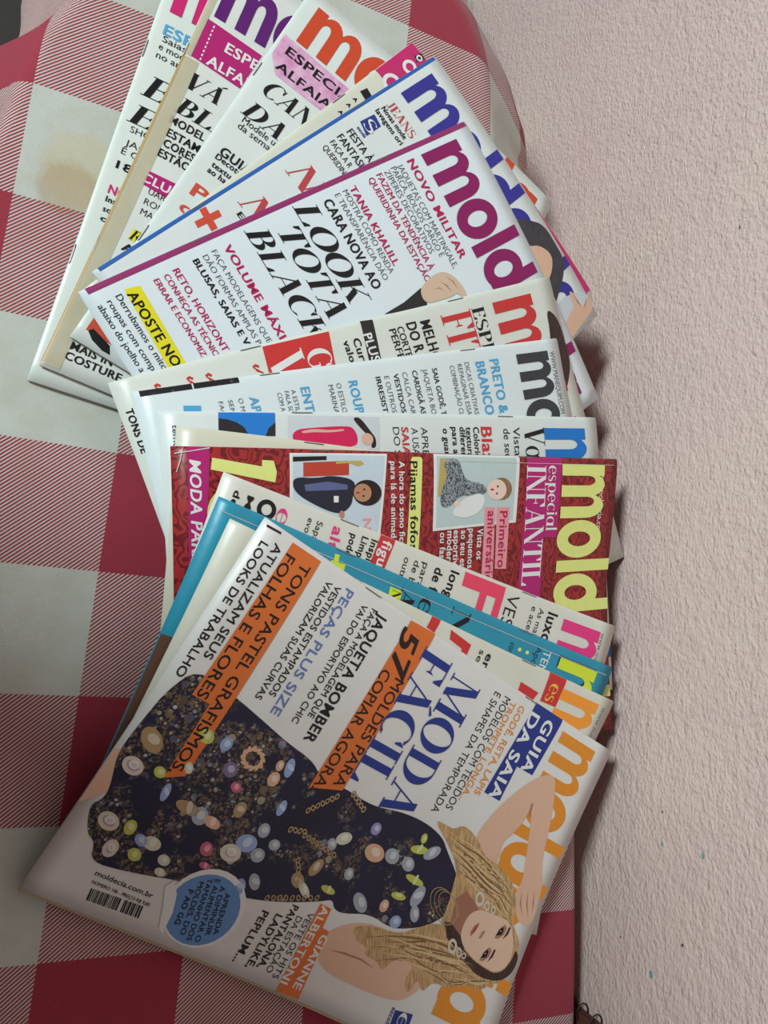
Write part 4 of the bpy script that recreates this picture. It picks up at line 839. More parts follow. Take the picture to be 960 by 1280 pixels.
  ('P','portrait_face','skinface',7,[(13.7,22.31),(13.03,22.23),(12.51,22.34),(12.22,22.59),(12.02,22.95),(11.93,23.97),(11.88,24.66),(12.03,25.09),(12.52,25.52),(13.1,25.81),(13.75,25.9),(14.33,25.72),(14.69,25.28),(14.7,24.72),(14.63,24.01),(14.44,23.23),(14.12,22.66)]),
  ('P','portrait_eye','ink',9,[(12.92,24.44),(12.57,24.49),(12.31,24.65),(12.45,24.78),(12.74,24.76)]),
  ('E','portrait_eye','inksoft',9,12.62,24.6,0.12,0.12,0,0),
  ('E','portrait_eye','white',10,12.57,24.61,0.03,0.03,0,0),
  ('P','portrait_eye','skinsh',8,[(13.08,24.41),(12.47,24.5),(12.14,24.73),(12.29,24.93),(12.68,24.9),(13.02,24.66)]),
  ('P','portrait_brow','hairbrown',9,[(12.95,24.92),(12.58,25.14),(12.15,25.15),(12.15,25.04),(12.54,25.0)]),
  ('P','portrait_eye','ink',9,[(14.36,24.1),(14.02,24.15),(13.77,24.3),(13.9,24.43),(14.19,24.41)]),
  ('E','portrait_eye','inksoft',9,14.07,24.26,0.12,0.12,0,0),
  ('E','portrait_eye','white',10,14.02,24.26,0.03,0.03,0,0),
  ('P','portrait_eye','skinsh',8,[(14.51,24.06),(13.92,24.16),(13.6,24.39),(13.75,24.58),(14.13,24.55),(14.45,24.32)]),
  ('P','portrait_brow','hairbrown',9,[(14.4,24.57),(14.03,24.78),(13.61,24.8),(13.61,24.68),(14.0,24.65)]),
  ('P','portrait_mouth','lips',9,[(13.59,22.94),(13.3,22.84),(12.99,22.9),(12.66,23.13),(12.93,23.16),(13.24,23.1)]),
  ('P','portrait_mouth','lipdark',10,[(13.49,22.95),(13.15,22.99),(12.78,23.08),(13.11,23.08)]),
  ('P','portrait_nose','skinsh',9,[(13.47,23.45),(13.3,23.53),(13.12,23.5),(12.93,23.63),(12.99,23.72),(13.2,23.66),(13.45,23.62)]),
  ('E','portrait_earring','pearl',9,11.54,22.5,0.43,0.29,30,0.55),
  ('E','portrait_earring','pearl',9,11.71,23.13,0.29,0.19,30,0.55),
  ('E','portrait_earring','pearl',9,11.74,23.63,0.24,0.16,30,0.55),
  ('E','portrait_earring','pearl',9,14.46,22.16,0.41,0.28,30,0.55),
  ('E','portrait_earring','pearl',9,14.61,22.7,0.28,0.18,30,0.55),
  ('E','portrait_earring','pearl',9,14.65,23.06,0.18,0.14,30,0.55),
  ('E','portrait_necklace','tan',7,12.65,20.84,0.94,0.52,60,0.95),
  ('E','portrait_necklace','tan',7,12.71,20.7,1.08,0.61,60,0.95),
  ('E','portrait_necklace','tan',7,12.77,20.56,1.22,0.7,60,0.95),
  ('P','portrait_hair_strand','hairgold',6,[(10.13,24.01),(10.01,23.5),(9.87,22.95),(9.64,22.38),(9.39,21.73),(9.19,21.0),(9.09,20.16),(9.07,19.24),(9.04,18.28),(9.04,18.28),(9.1,19.24),(9.15,20.14),(9.26,20.97),(9.47,21.7),(9.72,22.34),(9.92,22.92),(10.04,23.48),(10.14,24.0)]),
  ('P','portrait_hair_strand','hairshade',6,[(10.27,23.97),(10.15,23.47),(9.95,22.96),(9.68,22.41),(9.46,21.77),(9.35,21.02),(9.33,20.2),(9.27,19.34),(9.11,18.44),(9.12,18.44),(9.31,19.33),(9.41,20.18),(9.45,20.99),(9.56,21.73),(9.78,22.37),(10.02,22.92),(10.19,23.44),(10.28,23.96)]),
  ('P','portrait_hair_strand','hairgold',6,[(10.25,24.02),(10.1,23.54),(9.98,22.98),(9.88,22.37),(9.78,21.71),(9.65,21.01),(9.49,20.26),(9.32,19.47),(9.15,18.62),(9.16,18.62),(9.36,19.46),(9.56,20.24),(9.74,20.98),(9.88,21.68),(9.97,22.33),(10.05,22.95),(10.14,23.52),(10.26,24.01)]),
  ('P','portrait_hair_strand','hairshade',6,[(10.52,23.92),(10.32,23.46),(10.08,22.98),(9.87,22.42),(9.76,21.78),(9.72,21.07),(9.66,20.32),(9.53,19.56),(9.34,18.76),(9.35,18.76),(9.57,19.54),(9.73,20.3),(9.81,21.04),(9.86,21.74),(9.97,22.38),(10.15,22.95),(10.36,23.45),(10.53,23.91)]),
  ('P','portrait_hair_strand','hairgold',6,[(10.42,24.0),(10.31,23.5),(10.23,22.95),(10.15,22.35),(10.05,21.73),(9.93,21.08),(9.77,20.4),(9.59,19.69),(9.41,18.93),(9.41,18.93),(9.62,19.67),(9.83,20.38),(10.01,21.05),(10.15,21.7),(10.24,22.32),(10.29,22.92),(10.35,23.48),(10.43,23.99)]),
  ('P','portrait_hair_strand','hairshade',6,[(10.55,23.97),(10.5,23.45),(10.43,22.9),(10.31,22.34),(10.15,21.76),(9.96,21.15),(9.78,20.51),(9.63,19.82),(9.53,19.09),(9.53,19.09),(9.68,19.81),(9.86,20.48),(10.07,21.11),(10.26,21.71),(10.42,22.3),(10.51,22.87),(10.55,23.43),(10.57,23.96)]),
  ('P','portrait_hair_strand','hairgold',6,[(10.72,23.94),(10.66,23.42),(10.56,22.88),(10.41,22.34),(10.24,21.78),(10.06,21.2),(9.9,20.58),(9.77,19.93),(9.67,19.25),(9.68,19.25),(9.82,19.92),(9.98,20.55),(10.17,21.16),(10.36,21.74),(10.52,22.3),(10.64,22.86),(10.71,23.4),(10.73,23.93)]),
  ('P','portrait_hair_strand','hairshade',6,[(10.77,23.94),(10.75,23.41),(10.67,22.87),(10.54,22.33),(10.36,21.79),(10.18,21.24),(10.03,20.65),(9.93,20.04),(9.84,19.39),(9.85,19.39),(9.97,20.02),(10.12,20.62),(10.29,21.2),(10.48,21.75),(10.65,22.3),(10.76,22.85),(10.8,23.4),(10.79,23.94)]),
  ('P','portrait_hair_strand','hairgold',6,[(10.84,23.94),(10.84,23.4),(10.79,22.86),(10.68,22.32),(10.53,21.79),(10.36,21.26),(10.19,20.72),(10.05,20.15),(9.93,19.56),(9.94,19.56),(10.09,20.13),(10.27,20.69),(10.46,21.22),(10.65,21.75),(10.79,22.29),(10.87,22.84),(10.89,23.39),(10.86,23.94)]),
  ('P','portrait_hair_strand','hairshade',6,[(10.89,23.94),(10.94,23.39),(10.91,22.85),(10.78,22.32),(10.6,21.82),(10.44,21.32),(10.34,20.78),(10.29,20.22),(10.2,19.65),(10.21,19.65),(10.33,20.2),(10.42,20.75),(10.54,21.28),(10.71,21.79),(10.89,22.29),(10.99,22.83),(10.98,23.38),(10.91,23.94)]),
  ('P','portrait_hair_strand','hairgold',6,[(10.93,23.94),(10.98,23.38),(11.01,22.84),(10.96,22.3),(10.83,21.8),(10.65,21.32),(10.47,20.85),(10.34,20.37),(10.24,19.85),(10.24,19.85),(10.37,20.35),(10.53,20.83),(10.73,21.29),(10.92,21.77),(11.04,22.28),(11.07,22.82),(11.02,23.38),(10.94,23.94)]),
  ('P','portrait_hair_strand','hairshade',6,[(11.19,23.92),(11.13,23.37),(11.01,22.84),(10.9,22.34),(10.82,21.85),(10.78,21.36),(10.73,20.86),(10.64,20.38),(10.47,19.95),(10.47,19.94),(10.67,20.36),(10.8,20.83),(10.87,21.32),(10.92,21.82),(10.99,22.32),(11.08,22.83),(11.17,23.36),(11.2,23.92)]),
  ('P','portrait_hair_strand','hairgold',6,[(11.2,23.92),(11.27,23.35),(11.25,22.81),(11.16,22.3),(11.01,21.84),(10.87,21.41),(10.75,21.0),(10.65,20.57),(10.54,20.13),(10.55,20.13),(10.69,20.54),(10.82,20.96),(10.97,21.37),(11.12,21.81),(11.26,22.28),(11.33,22.8),(11.31,23.35),(11.22,23.92)]),
  ('P','portrait_hair_strand','hairgold',6,[(10.42,24.53),(10.33,24.25),(10.24,23.98),(10.14,23.73),(10.0,23.49),(9.86,23.24),(9.76,22.95),(9.72,22.63),(9.76,22.29),(9.76,22.29),(9.75,22.62),(9.81,22.93),(9.93,23.21),(10.07,23.46),(10.2,23.7),(10.29,23.95),(10.35,24.23),(10.42,24.52)]),
  ('P','portrait_hair_strand','hairshade',6,[(10.74,24.54),(10.61,24.29),(10.44,24.07),(10.25,23.85),(10.09,23.6),(9.99,23.3),(9.97,22.97),(10.02,22.62),(10.08,22.28),(10.08,22.28),(10.05,22.62),(10.02,22.95),(10.05,23.28),(10.15,23.57),(10.31,23.82),(10.48,24.04),(10.63,24.27),(10.75,24.53)]),
  ('P','portrait_hair_strand','hairgold',6,[(10.9,24.72),(10.79,24.42),(10.68,24.13),(10.54,23.86),(10.38,23.6),(10.23,23.32),(10.13,23.01),(10.11,22.65),(10.16,22.29),(10.17,22.29),(10.14,22.65),(10.18,22.99),(10.29,23.3),(10.45,23.57),(10.6,23.82),(10.72,24.1),(10.81,24.4),(10.9,24.71)]),
  ('P','portrait_hair_strand','hairshade',6,[(11.12,24.84),(11.0,24.51),(10.89,24.2),(10.74,23.93),(10.54,23.68),(10.38,23.38),(10.33,23.03),(10.37,22.65),(10.45,22.28),(10.45,22.28),(10.4,22.65),(10.38,23.01),(10.45,23.35),(10.61,23.64),(10.8,23.89),(10.94,24.17),(11.03,24.49),(11.12,24.83)]),
  ('P','portrait_hair_strand','hairgold',6,[(11.33,24.96),(11.14,24.68),(11.03,24.33),(10.96,23.99),(10.83,23.68),(10.64,23.39),(10.51,23.06),(10.49,22.68),(10.58,22.29),(10.58,22.29),(10.52,22.67),(10.56,23.04),(10.71,23.36),(10.89,23.65),(11.02,23.95),(11.08,24.3),(11.16,24.66),(11.34,24.95)]),
  ('P','portrait_hair_strand','hairshade',6,[(11.59,25.03),(11.46,24.68),(11.32,24.35),(11.14,24.06),(10.93,23.78),(10.77,23.46),(10.71,23.08),(10.76,22.68),(10.82,22.28),(10.82,22.28),(10.78,22.67),(10.76,23.07),(10.83,23.43),(11.0,23.75),(11.2,24.02),(11.37,24.31),(11.48,24.65),(11.6,25.02)]),
  ('P','portrait_hair_strand','hairgold',6,[(11.92,25.02),(11.73,24.71),(11.51,24.44),(11.28,24.17),(11.08,23.86),(10.95,23.5),(10.92,23.1),(10.96,22.69),(11.0,22.28),(11.01,22.28),(10.98,22.68),(10.97,23.08),(11.02,23.47),(11.15,23.82),(11.34,24.12),(11.56,24.4),(11.75,24.69),(11.93,25.02)]),
  ('P','portrait_hair_strand','hairshade',6,[(12.06,25.22),(11.89,24.85),(11.74,24.49),(11.57,24.17),(11.37,23.86),(11.18,23.52),(11.07,23.14),(11.05,22.72),(11.12,22.29),(11.12,22.29),(11.08,22.71),(11.12,23.12),(11.25,23.49),(11.44,23.82),(11.63,24.13),(11.79,24.46),(11.92,24.83),(12.07,25.21)]),
  ('P','portrait_hair_strand','hairgold',6,[(12.3,25.3),(12.03,25.02),(11.8,24.7),(11.64,24.32),(11.54,23.92),(11.48,23.51),(11.44,23.1),(11.39,22.7),(11.35,22.28),(11.35,22.28),(11.42,22.69),(11.48,23.09),(11.54,23.48),(11.6,23.88),(11.7,24.28),(11.84,24.66),(12.05,25.0),(12.31,25.29)]),
  ('P','portrait_hair_strand','hairshade',6,[(15.44,24.38),(15.4,23.66),(15.35,22.92),(15.35,22.14),(15.45,21.34),(15.68,20.56),(16.02,19.8),(16.42,19.05),(16.81,18.28),(16.82,18.28),(16.45,19.08),(16.09,19.84),(15.78,20.6),(15.56,21.38),(15.45,22.16),(15.43,22.92),(15.44,23.65),(15.46,24.37)]),
  ('P','portrait_hair_strand','hairgold',6,[(15.27,24.29),(15.4,23.58),(15.57,22.9),(15.79,22.25),(15.99,21.6),(16.12,20.95),(16.17,20.29),(16.19,19.63),(16.25,18.99),(16.26,19.0),(16.23,19.64),(16.25,20.3),(16.23,20.97),(16.11,21.63),(15.9,22.28),(15.65,22.93),(15.44,23.6),(15.28,24.3)]),
  ('P','portrait_hair_strand','hairshade',6,[(15.15,24.18),(15.41,23.45),(15.67,22.79),(15.89,22.18),(16.0,21.6),(16.0,21.07),(15.95,20.6),(15.9,20.2),(15.88,19.82),(15.88,19.82),(15.93,20.19),(16.01,20.6),(16.08,21.07),(16.08,21.61),(15.97,22.2),(15.73,22.81),(15.44,23.46),(15.16,24.18)]),
  ('P','portrait_hair_strand','hairgold',6,[(15.24,24.13),(15.17,23.5),(15.13,22.81),(15.22,22.07),(15.46,21.32),(15.73,20.55),(15.98,19.72),(16.2,18.82),(16.48,17.9),(16.48,17.9),(16.24,18.84),(16.06,19.76),(15.84,20.59),(15.57,21.36),(15.33,22.1),(15.21,22.82),(15.22,23.5),(15.26,24.12)]),
  ('P','portrait_hair_strand','hairshade',6,[(15.03,24.07),(14.84,23.27),(14.83,22.48),(14.92,21.74),(15.03,21.06),(15.15,20.39),(15.33,19.73),(15.67,19.15),(16.14,18.7),(16.14,18.71),(15.7,19.18),(15.39,19.77),(15.23,20.43),(15.12,21.08),(15.01,21.75),(14.89,22.47),(14.88,23.26),(15.04,24.06)]),
  ('P','portrait_hair_strand','hairgold',6,[(15.11,23.93),(14.94,23.05),(14.77,22.27),(14.68,21.57),(14.7,20.93),(14.87,20.4),(15.14,20.03),(15.45,19.79),(15.79,19.61),(15.79,19.62),(15.47,19.82),(15.19,20.07),(14.94,20.44),(14.79,20.95),(14.76,21.57),(14.84,22.27),(14.97,23.04),(15.12,23.93)]),
  ('P','portrait_hair_strand','hairshade',6,[(14.87,23.89),(14.85,23.27),(14.9,22.61),(15.02,21.9),(15.18,21.14),(15.37,20.33),(15.6,19.46),(15.91,18.54),(16.3,17.61),(16.3,17.61),(15.94,18.56),(15.67,19.49),(15.45,20.37),(15.27,21.17),(15.11,21.92),(14.97,22.61),(14.89,23.27),(14.89,23.89)]),
  ('P','portrait_hair_strand','hairgold',6,[(14.82,23.75),(14.99,23.19),(15.19,22.62),(15.4,22.02),(15.6,21.38),(15.75,20.7),(15.83,19.98),(15.87,19.22),(15.9,18.43),(15.91,18.43),(15.91,19.22),(15.89,19.99),(15.83,20.72),(15.69,21.41),(15.48,22.04),(15.25,22.64),(15.02,23.2),(14.83,23.75)]),
  ('P','portrait_hair_strand','hairshade',6,[(14.89,23.75),(15.18,23.15),(15.35,22.54),(15.46,21.96),(15.56,21.42),(15.67,20.89),(15.75,20.34),(15.75,19.77),(15.64,19.21),(15.65,19.21),(15.79,19.76),(15.81,20.33),(15.75,20.89),(15.65,21.44),(15.54,21.99),(15.41,22.57),(15.21,23.17),(14.9,23.75)]),
  ('P','portrait_hair_strand','hairgold',6,[(14.72,23.59),(14.89,23.17),(15.06,22.64),(15.18,21.99),(15.29,21.23),(15.42,20.38),(15.62,19.45),(15.9,18.45),(16.23,17.39),(16.23,17.39),(15.94,18.47),(15.7,19.47),(15.52,20.41),(15.4,21.26),(15.28,22.02),(15.14,22.66),(14.94,23.18),(14.73,23.6)]),
  ('P','portrait_hair_strand','hairshade',6,[(14.75,23.5),(14.69,22.89),(14.59,22.26),(14.55,21.58),(14.66,20.9),(14.91,20.23),(15.22,19.58),(15.51,18.89),(15.79,18.15),(15.79,18.16),(15.55,18.92),(15.29,19.62),(15.01,20.27),(14.77,20.93),(14.66,21.6),(14.67,22.26),(14.73,22.88),(14.76,23.5)]),
  ('P','portrait_hair_strand','hairgold',6,[(14.59,23.44),(14.38,22.72),(14.33,22.01),(14.42,21.36),(14.53,20.77),(14.63,20.23),(14.74,19.69),(14.99,19.23),(15.36,18.91),(15.36,18.92),(15.02,19.26),(14.81,19.74),(14.72,20.27),(14.65,20.8),(14.52,21.36),(14.41,22.0),(14.43,22.71),(14.6,23.43)]),
  ('P','portrait_hair_strand','hairshade',6,[(14.51,23.35),(14.49,22.86),(14.51,22.29),(14.57,21.63),(14.67,20.87),(14.83,20.01),(15.1,19.07),(15.48,18.08),(15.97,17.06),(15.98,17.07),(15.52,18.11),(15.18,19.11),(14.94,20.05),(14.78,20.91),(14.68,21.65),(14.59,22.29),(14.53,22.85),(14.53,23.35)]),
  ('P','portrait_hair_strand','hairgold',6,[(14.41,23.21),(14.56,22.78),(14.77,22.31),(15.0,21.77),(15.17,21.14),(15.27,20.42),(15.32,19.62),(15.4,18.77),(15.55,17.86),(15.56,17.86),(15.45,18.77),(15.4,19.64),(15.37,20.45),(15.28,21.17),(15.1,21.81),(14.84,22.34),(14.6,22.8),(14.42,23.22)]),
  ('P','portrait_hair_strand','hairgold',6,[(14.85,25.56),(15.01,25.31),(15.18,25.11),(15.38,24.93),(15.56,24.7),(15.66,24.42),(15.68,24.1),(15.66,23.77),(15.67,23.42),(15.68,23.42),(15.69,23.77),(15.73,24.1),(15.73,24.44),(15.62,24.73),(15.43,24.97),(15.22,25.15),(15.03,25.33),(14.86,25.56)]),
  ('P','portrait_hair_strand','hairshade',6,[(15.04,25.39),(15.23,25.13),(15.36,24.82),(15.45,24.53),(15.55,24.26),(15.69,23.99),(15.82,23.69),(15.92,23.34),(15.94,22.97),(15.95,22.97),(15.95,23.34),(15.87,23.69),(15.75,24.01),(15.62,24.29),(15.51,24.57),(15.4,24.86),(15.25,25.15),(15.05,25.4)]),
  ('P','portrait_hair_strand','hairgold',6,[(15.13,25.07),(15.39,24.85),(15.58,24.57),(15.68,24.24),(15.73,23.91),(15.78,23.6),(15.87,23.28),(15.96,22.91),(16.01,22.51),(16.02,22.51),(15.99,22.91),(15.92,23.28),(15.85,23.61),(15.8,23.94),(15.74,24.28),(15.62,24.6),(15.41,24.88),(15.13,25.07)]),
  ('P','portrait_hair_strand','hairshade',6,[(15.27,24.83),(15.48,24.51),(15.62,24.16),(15.74,23.84),(15.89,23.55),(16.05,23.24),(16.15,22.87),(16.13,22.48),(16.01,22.08),(16.02,22.08),(16.16,22.47),(16.2,22.87),(16.12,23.25),(15.96,23.58),(15.8,23.88),(15.66,24.19),(15.5,24.53),(15.28,24.84)]),
  ('P','portrait_hair_strand','hairgold',6,[(15.33,24.47),(15.54,24.12),(15.74,23.82),(15.96,23.54),(16.15,23.23),(16.24,22.86),(16.21,22.47),(16.12,22.08),(16.04,21.65),(16.04,21.65),(16.14,22.07),(16.26,22.46),(16.31,22.87),(16.22,23.25),(16.02,23.58),(15.78,23.85),(15.56,24.14),(15.33,24.48)]),
  ('P','portrait_hair_strand','hairshade',6,[(15.42,24.17),(15.75,23.92),(16.01,23.61),(16.18,23.24),(16.24,22.85),(16.24,22.46),(16.23,22.07),(16.23,21.65),(16.21,21.18),(16.22,21.18),(16.26,21.65),(16.28,22.07),(16.31,22.47),(16.31,22.87),(16.24,23.27),(16.05,23.64),(15.77,23.94),(15.43,24.18)]),
  ('T', 'LOOKS DE TRABALHO', 4.81, 0.63, 7.44, 0.42, 0.0, 'm', 'ink', 2, 'headline'),
  ('T', 'ATUALIZAM SEUS', 3.99, 1.3, 6.4, 0.43, 0.0, 'm', 'ink', 2, 'headline'),
  ('P','spine_mark','inksoft',2,[(0.26,0.25),(0.19,1.06),(0.31,1.09),(0.38,0.28)]),
  ('P','colour_block','orange',3,[(0.3,1.82),(0.3,3.57),(12.49,3.6),(12.98,2.74),(8.99,2.65),(8.98,1.66)]),
  ('T', 'TONS PASTEL GRAFISMOS,', 6.74, 3.03, 11.73, 0.55, 0.0, 'm', 'ink', 4, 'headline'),
  ('T', 'FOLHAS E FLORES', 4.92, 2.11, 8.0, 0.54, 0.0, 'm', 'ink', 4, 'headline'),
  ('T', 'PEÇAS PLUS SIZE', 4.34, 5.76, 7.3, 0.5, 0.0, 'm', 'steel', 2, 'headline'),
  ('T', 'VESTIDOS ESTAMPADOS', 4.06, 5.1, 6.38, 0.36, 0.0, 'm', 'ink', 2, 'headline'),
  ('T', 'VALORIZAM SUAS CURVAS', 4.31, 4.56, 6.78, 0.35, 0.0, 'm', 'ink', 2, 'headline'),
  ('T', 'JAQUETA BOMBER', 4.59, 8.15, 7.56, 0.59, 0.0, 'b', 'ink', 2, 'headline'),
  ('T', 'FAÇA A MODELAGEM QUE', 4.04, 7.54, 6.43, 0.36, 0.0, 'm', 'ink', 2, 'headline'),
  ('T', 'VAI DO ESPORTIVO AO CHIC', 4.39, 6.93, 6.96, 0.36, 0.0, 'm', 'ink', 2, 'headline'),
  ('P','colour_block','orange',3,[(0.17,9.75),(0.02,11.53),(9.74,11.39),(10.37,9.58)]),
  ('T', '57', 1.96, 10.38, 2.78, 1.17, 9.49, 'bi', 'brown', 4, 'headline'),
  ('T', 'MOLDES PARA', 6.46, 10.99, 6.46, 0.62, 0.0, 'm', 'brown', 4, 'headline'),
  ('T', 'COPIAR AGORA!', 6.74, 10.02, 7.15, 0.61, 0.0, 'm', 'brown', 4, 'headline'),
  ('T', 'MODA', 5.46, 14.88, 8.52, 2.13, 0.0, 'S', 'navy', 4, 'headline'),
  ('T', 'FÁCIL', 4.94, 12.4, 8.18, 2.04, 0.0, 'S', 'navy', 4, 'headline'),
  ('T', 'GODÊ, RETA, LÁPIS', 3.6, 19.15, 5.79, 0.43, 0.0, 'm', 'amber', 2, 'headline'),
  ('T', 'TROMPETE, LONGA...', 4.01, 18.44, 6.46, 0.42, 0.0, 'm', 'amber', 2, 'headline'),
  ('T', 'MODELOS COM TECIDOS', 4.36, 17.92, 7.23, 0.49, 0.0, 'r', 'ink', 2, 'headline'),
  ('T', 'E SHAPES DA TEMPORADA', 4.66, 17.16, 7.68, 0.48, 0.0, 'r', 'ink', 2, 'headline'),
  ('P','colour_block','navy',2,[(0.02,19.97),(0.02,22.31),(3.89,22.07),(3.91,20.8),(6.16,20.8),(6.16,19.56)]),
  ('T', 'GUIA', 2.24, 21.46, 3.39, 0.74, 0.0, 'b', 'white', 3, 'headline'),
  ('T', 'DA SAIA', 3.45, 20.28, 5.59, 0.73, 0.0, 'b', 'white', 3, 'headline'),
  ('T', 'VESTE OS HITS', 17.82, 13.52, 3.64, 0.34, 0.0, 'r', 'ink', 2, 'headline'),
  ('T', 'DA ESTAÇÃO', 17.95, 13.03, 3.1, 0.34, 0.0, 'r', 'ink', 2, 'headline'),
  ('T', 'PANTALONA,', 17.72, 12.51, 3.47, 0.38, 0.0, 'b', 'ink', 2, 'headline'),
  ('T', 'LADYLIKE,', 18.19, 11.95, 2.94, 0.39, 0.0, 'b', 'ink', 2, 'headline'),
  ('T', 'PEPLUM...', 18.24, 11.18, 2.83, 0.39, 0.0, 'b', 'ink', 2, 'headline'),
  ('P','colour_block','orange',3,[(15.37,13.7),(15.41,14.41),(16.46,14.51),(16.48,14.94),(20.12,15.26),(20.18,13.95)]),
  ('T', 'ALBERTONI', 17.55, 14.08, 4.27, 0.45, 0.0, 'b', 'white', 4, 'headline'),
  ('T', 'GIANNE', 18.22, 14.86, 2.96, 0.44, 0.0, 'b', 'white', 4, 'headline'),
  ('E','sticker','white',3,17.83,8.2,2.03,2.03,0,0),
  ('E','sticker','stickerblue',4,17.93,8.17,1.83,1.83,0,0),
  ('P','sticker_peel','white',5,[(17.61,5.81),(17.15,6.05),(17.74,6.56),(18.58,6.88),(19.67,7.02),(19.53,6.71),(18.4,6.24)]),
  ('T', 'APRENDA', 17.76, 9.13, 2.16, 0.26, 16.28, 'm', 'ink', 6, 'headline'),
  ('T', 'A DIMINUIR', 17.74, 8.74, 2.58, 0.26, 15.57, 'm', 'ink', 6, 'headline'),
  ('T', 'E AUMENTAR O', 17.88, 8.38, 3.24, 0.26, 15.08, 'm', 'ink', 6, 'headline'),
  ('T', 'TAMANHO DOS', 17.97, 8.0, 3.2, 0.26, 14.24, 'm', 'ink', 6, 'headline'),
  ('T', 'MOLDES, DO', 18.06, 7.62, 2.74, 0.26, 13.64, 'm', 'ink', 6, 'headline'),
  ('T', 'P AO GG', 18.15, 7.23, 1.8, 0.27, 10.88, 'b', 'ink', 6, 'headline'),
  ('T', 'moldecia.com.br', 18.26, 4.07, 3.0, 0.25, 90.0, 'lm', 'ink', 2, 'headline'),
  ('T', 'NÚMERO 106 - PREÇO R$ 9,80', 18.68, 4.17, 3.02, 0.16, 90.0, 'm', 'ink', 2, 'headline'),
  ('P','barcode','ink',2,[(18.97,2.8),(18.97,2.87),(19.57,2.99),(19.57,2.91)]),
  ('P','barcode','ink',2,[(18.97,2.91),(18.96,2.96),(19.57,3.07),(19.57,3.02)]),
  ('P','barcode','ink',2,[(18.96,3.01),(18.96,3.04),(19.56,3.16),(19.57,3.13)]),
  ('P','barcode','ink',2,[(18.96,3.09),(18.96,3.13),(19.56,3.24),(19.56,3.21)]),
  ('P','barcode','ink',2,[(18.95,3.16),(18.95,3.21),(19.56,3.33),(19.56,3.27)]),
  ('P','barcode','ink',2,[(18.95,3.24),(18.95,3.27),(19.55,3.39),(19.56,3.36)]),
  ('P','barcode','ink',2,[(18.95,3.33),(18.94,3.38),(19.55,3.5),(19.55,3.44)]),
  ('P','barcode','ink',2,[(18.94,3.41),(18.94,3.46),(19.55,3.58),(19.55,3.53)]),
  ('P','barcode','ink',2,[(18.94,3.5),(18.94,3.53),(19.54,3.64),(19.54,3.61)]),
  ('P','barcode','ink',2,[(18.93,3.56),(18.93,3.59),(19.54,3.71),(19.54,3.67)]),
  ('P','barcode','ink',2,[(18.93,3.62),(18.93,3.7),(19.53,3.82),(19.54,3.74)]),
  ('P','barcode','ink',2,[(18.93,3.73),(18.93,3.77),(19.53,3.88),(19.53,3.85)]),
  ('P','barcode','ink',2,[(18.92,3.82),(18.92,3.85),(19.53,3.97),(19.53,3.94)]),
  ('P','barcode','ink',2,[(18.92,3.91),(18.92,3.96),(19.52,4.07),(19.53,4.02)]),
  ('P','barcode','ink',2,[(18.91,4.01),(18.91,4.07),(19.52,4.18),(19.52,4.13)]),
  ('P','barcode','ink',2,[(18.91,4.1),(18.91,4.15),(19.52,4.27),(19.52,4.21)]),
  ('P','barcode','ink',2,[(18.91,4.18),(18.9,4.22),(19.51,4.33),(19.51,4.3)]),
  ('P','barcode','ink',2,[(18.9,4.25),(18.9,4.33),(19.51,4.44),(19.51,4.36)]),
  ('P','barcode','ink',2,[(18.89,4.5),(18.89,4.55),(19.5,4.67),(19.5,4.61)]),
  ('P','barcode','ink',2,[(18.89,4.58),(18.88,4.66),(19.49,4.78),(19.5,4.7)]),
  ('P','barcode','ink',2,[(18.88,4.72),(18.88,4.75),(19.49,4.87),(19.49,4.83)]),
  ('P','barcode','ink',2,[(18.88,4.78),(18.87,4.87),(19.48,4.98),(19.49,4.9)]),
  ('P','barcode','ink',2,[(18.87,4.92),(18.87,4.98),(19.48,5.09),(19.48,5.04)]),
  ('P','barcode','ink',2,[(18.87,5.01),(18.86,5.09),(19.47,5.2),(19.48,5.12)]),
  ('P','barcode','ink',2,[(18.86,5.14),(18.86,5.18),(19.47,5.29),(19.47,5.26)]),
  ('P','barcode','ink',2,[(18.86,5.23),(18.85,5.32),(19.46,5.43),(19.47,5.35)]),
  ('P','barcode','ink',2,[(18.85,5.37),(18.85,5.45),(19.46,5.57),(19.46,5.48)]),
  ('P','badge','navy',2,[(18.64,20.59),(18.47,21.66),(19.38,21.72),(19.54,20.67)]),
  ('T', 'e', 18.99, 21.2, 0.84, 0.75, 0.0, 'Sl', 'white', 3, 'headline'),
  ('T', 'escola', 19.08, 20.47, 1.04, 0.24, 0.0, 'lb', 'navy', 2, 'headline'),
  ('E','dress_jewel','pearl',3,13.08,1.18,0.54,0.41,73,0),
  ('E','dress_jewel_facet','pearl_l',4,13.01,1.2,0.26,0.2,77,0),
  ('E','dress_jewel','mauve',3,13.08,1.18,0.35,0.22,73,0),
  ('E','dress_jewel_facet','mauve_l',4,13.04,1.2,0.17,0.11,77,0),
  ('E','dress_jewel','pearl',3,15.82,1.69,0.54,0.41,70,0),
  ('E','dress_jewel_facet','pearl_l',4,15.75,1.72,0.26,0.2,86,0),
  ('E','dress_jewel','mauve',3,15.82,1.69,0.35,0.22,70,0),
  ('E','dress_jewel_facet','mauve_l',4,15.78,1.71,0.17,0.11,86,0),
  ('E','dress_jewel','pearl',3,16.93,2.49,0.45,0.35,6,0),
  ('E','dress_jewel_facet','pearl_l',4,16.87,2.51,0.22,0.17,40,0),
  ('E','dress_jewel','mauve',3,16.93,2.49,0.25,0.16,6,0),
  ('E','dress_jewel_facet','mauve_l',4,16.9,2.5,0.12,0.08,40,0),
  ('E','dress_jewel','citron',3,12.82,2.44,0.32,0.26,65,0),
  ('E','dress_jewel_facet','citron_l',4,12.78,2.46,0.16,0.13,75,0),
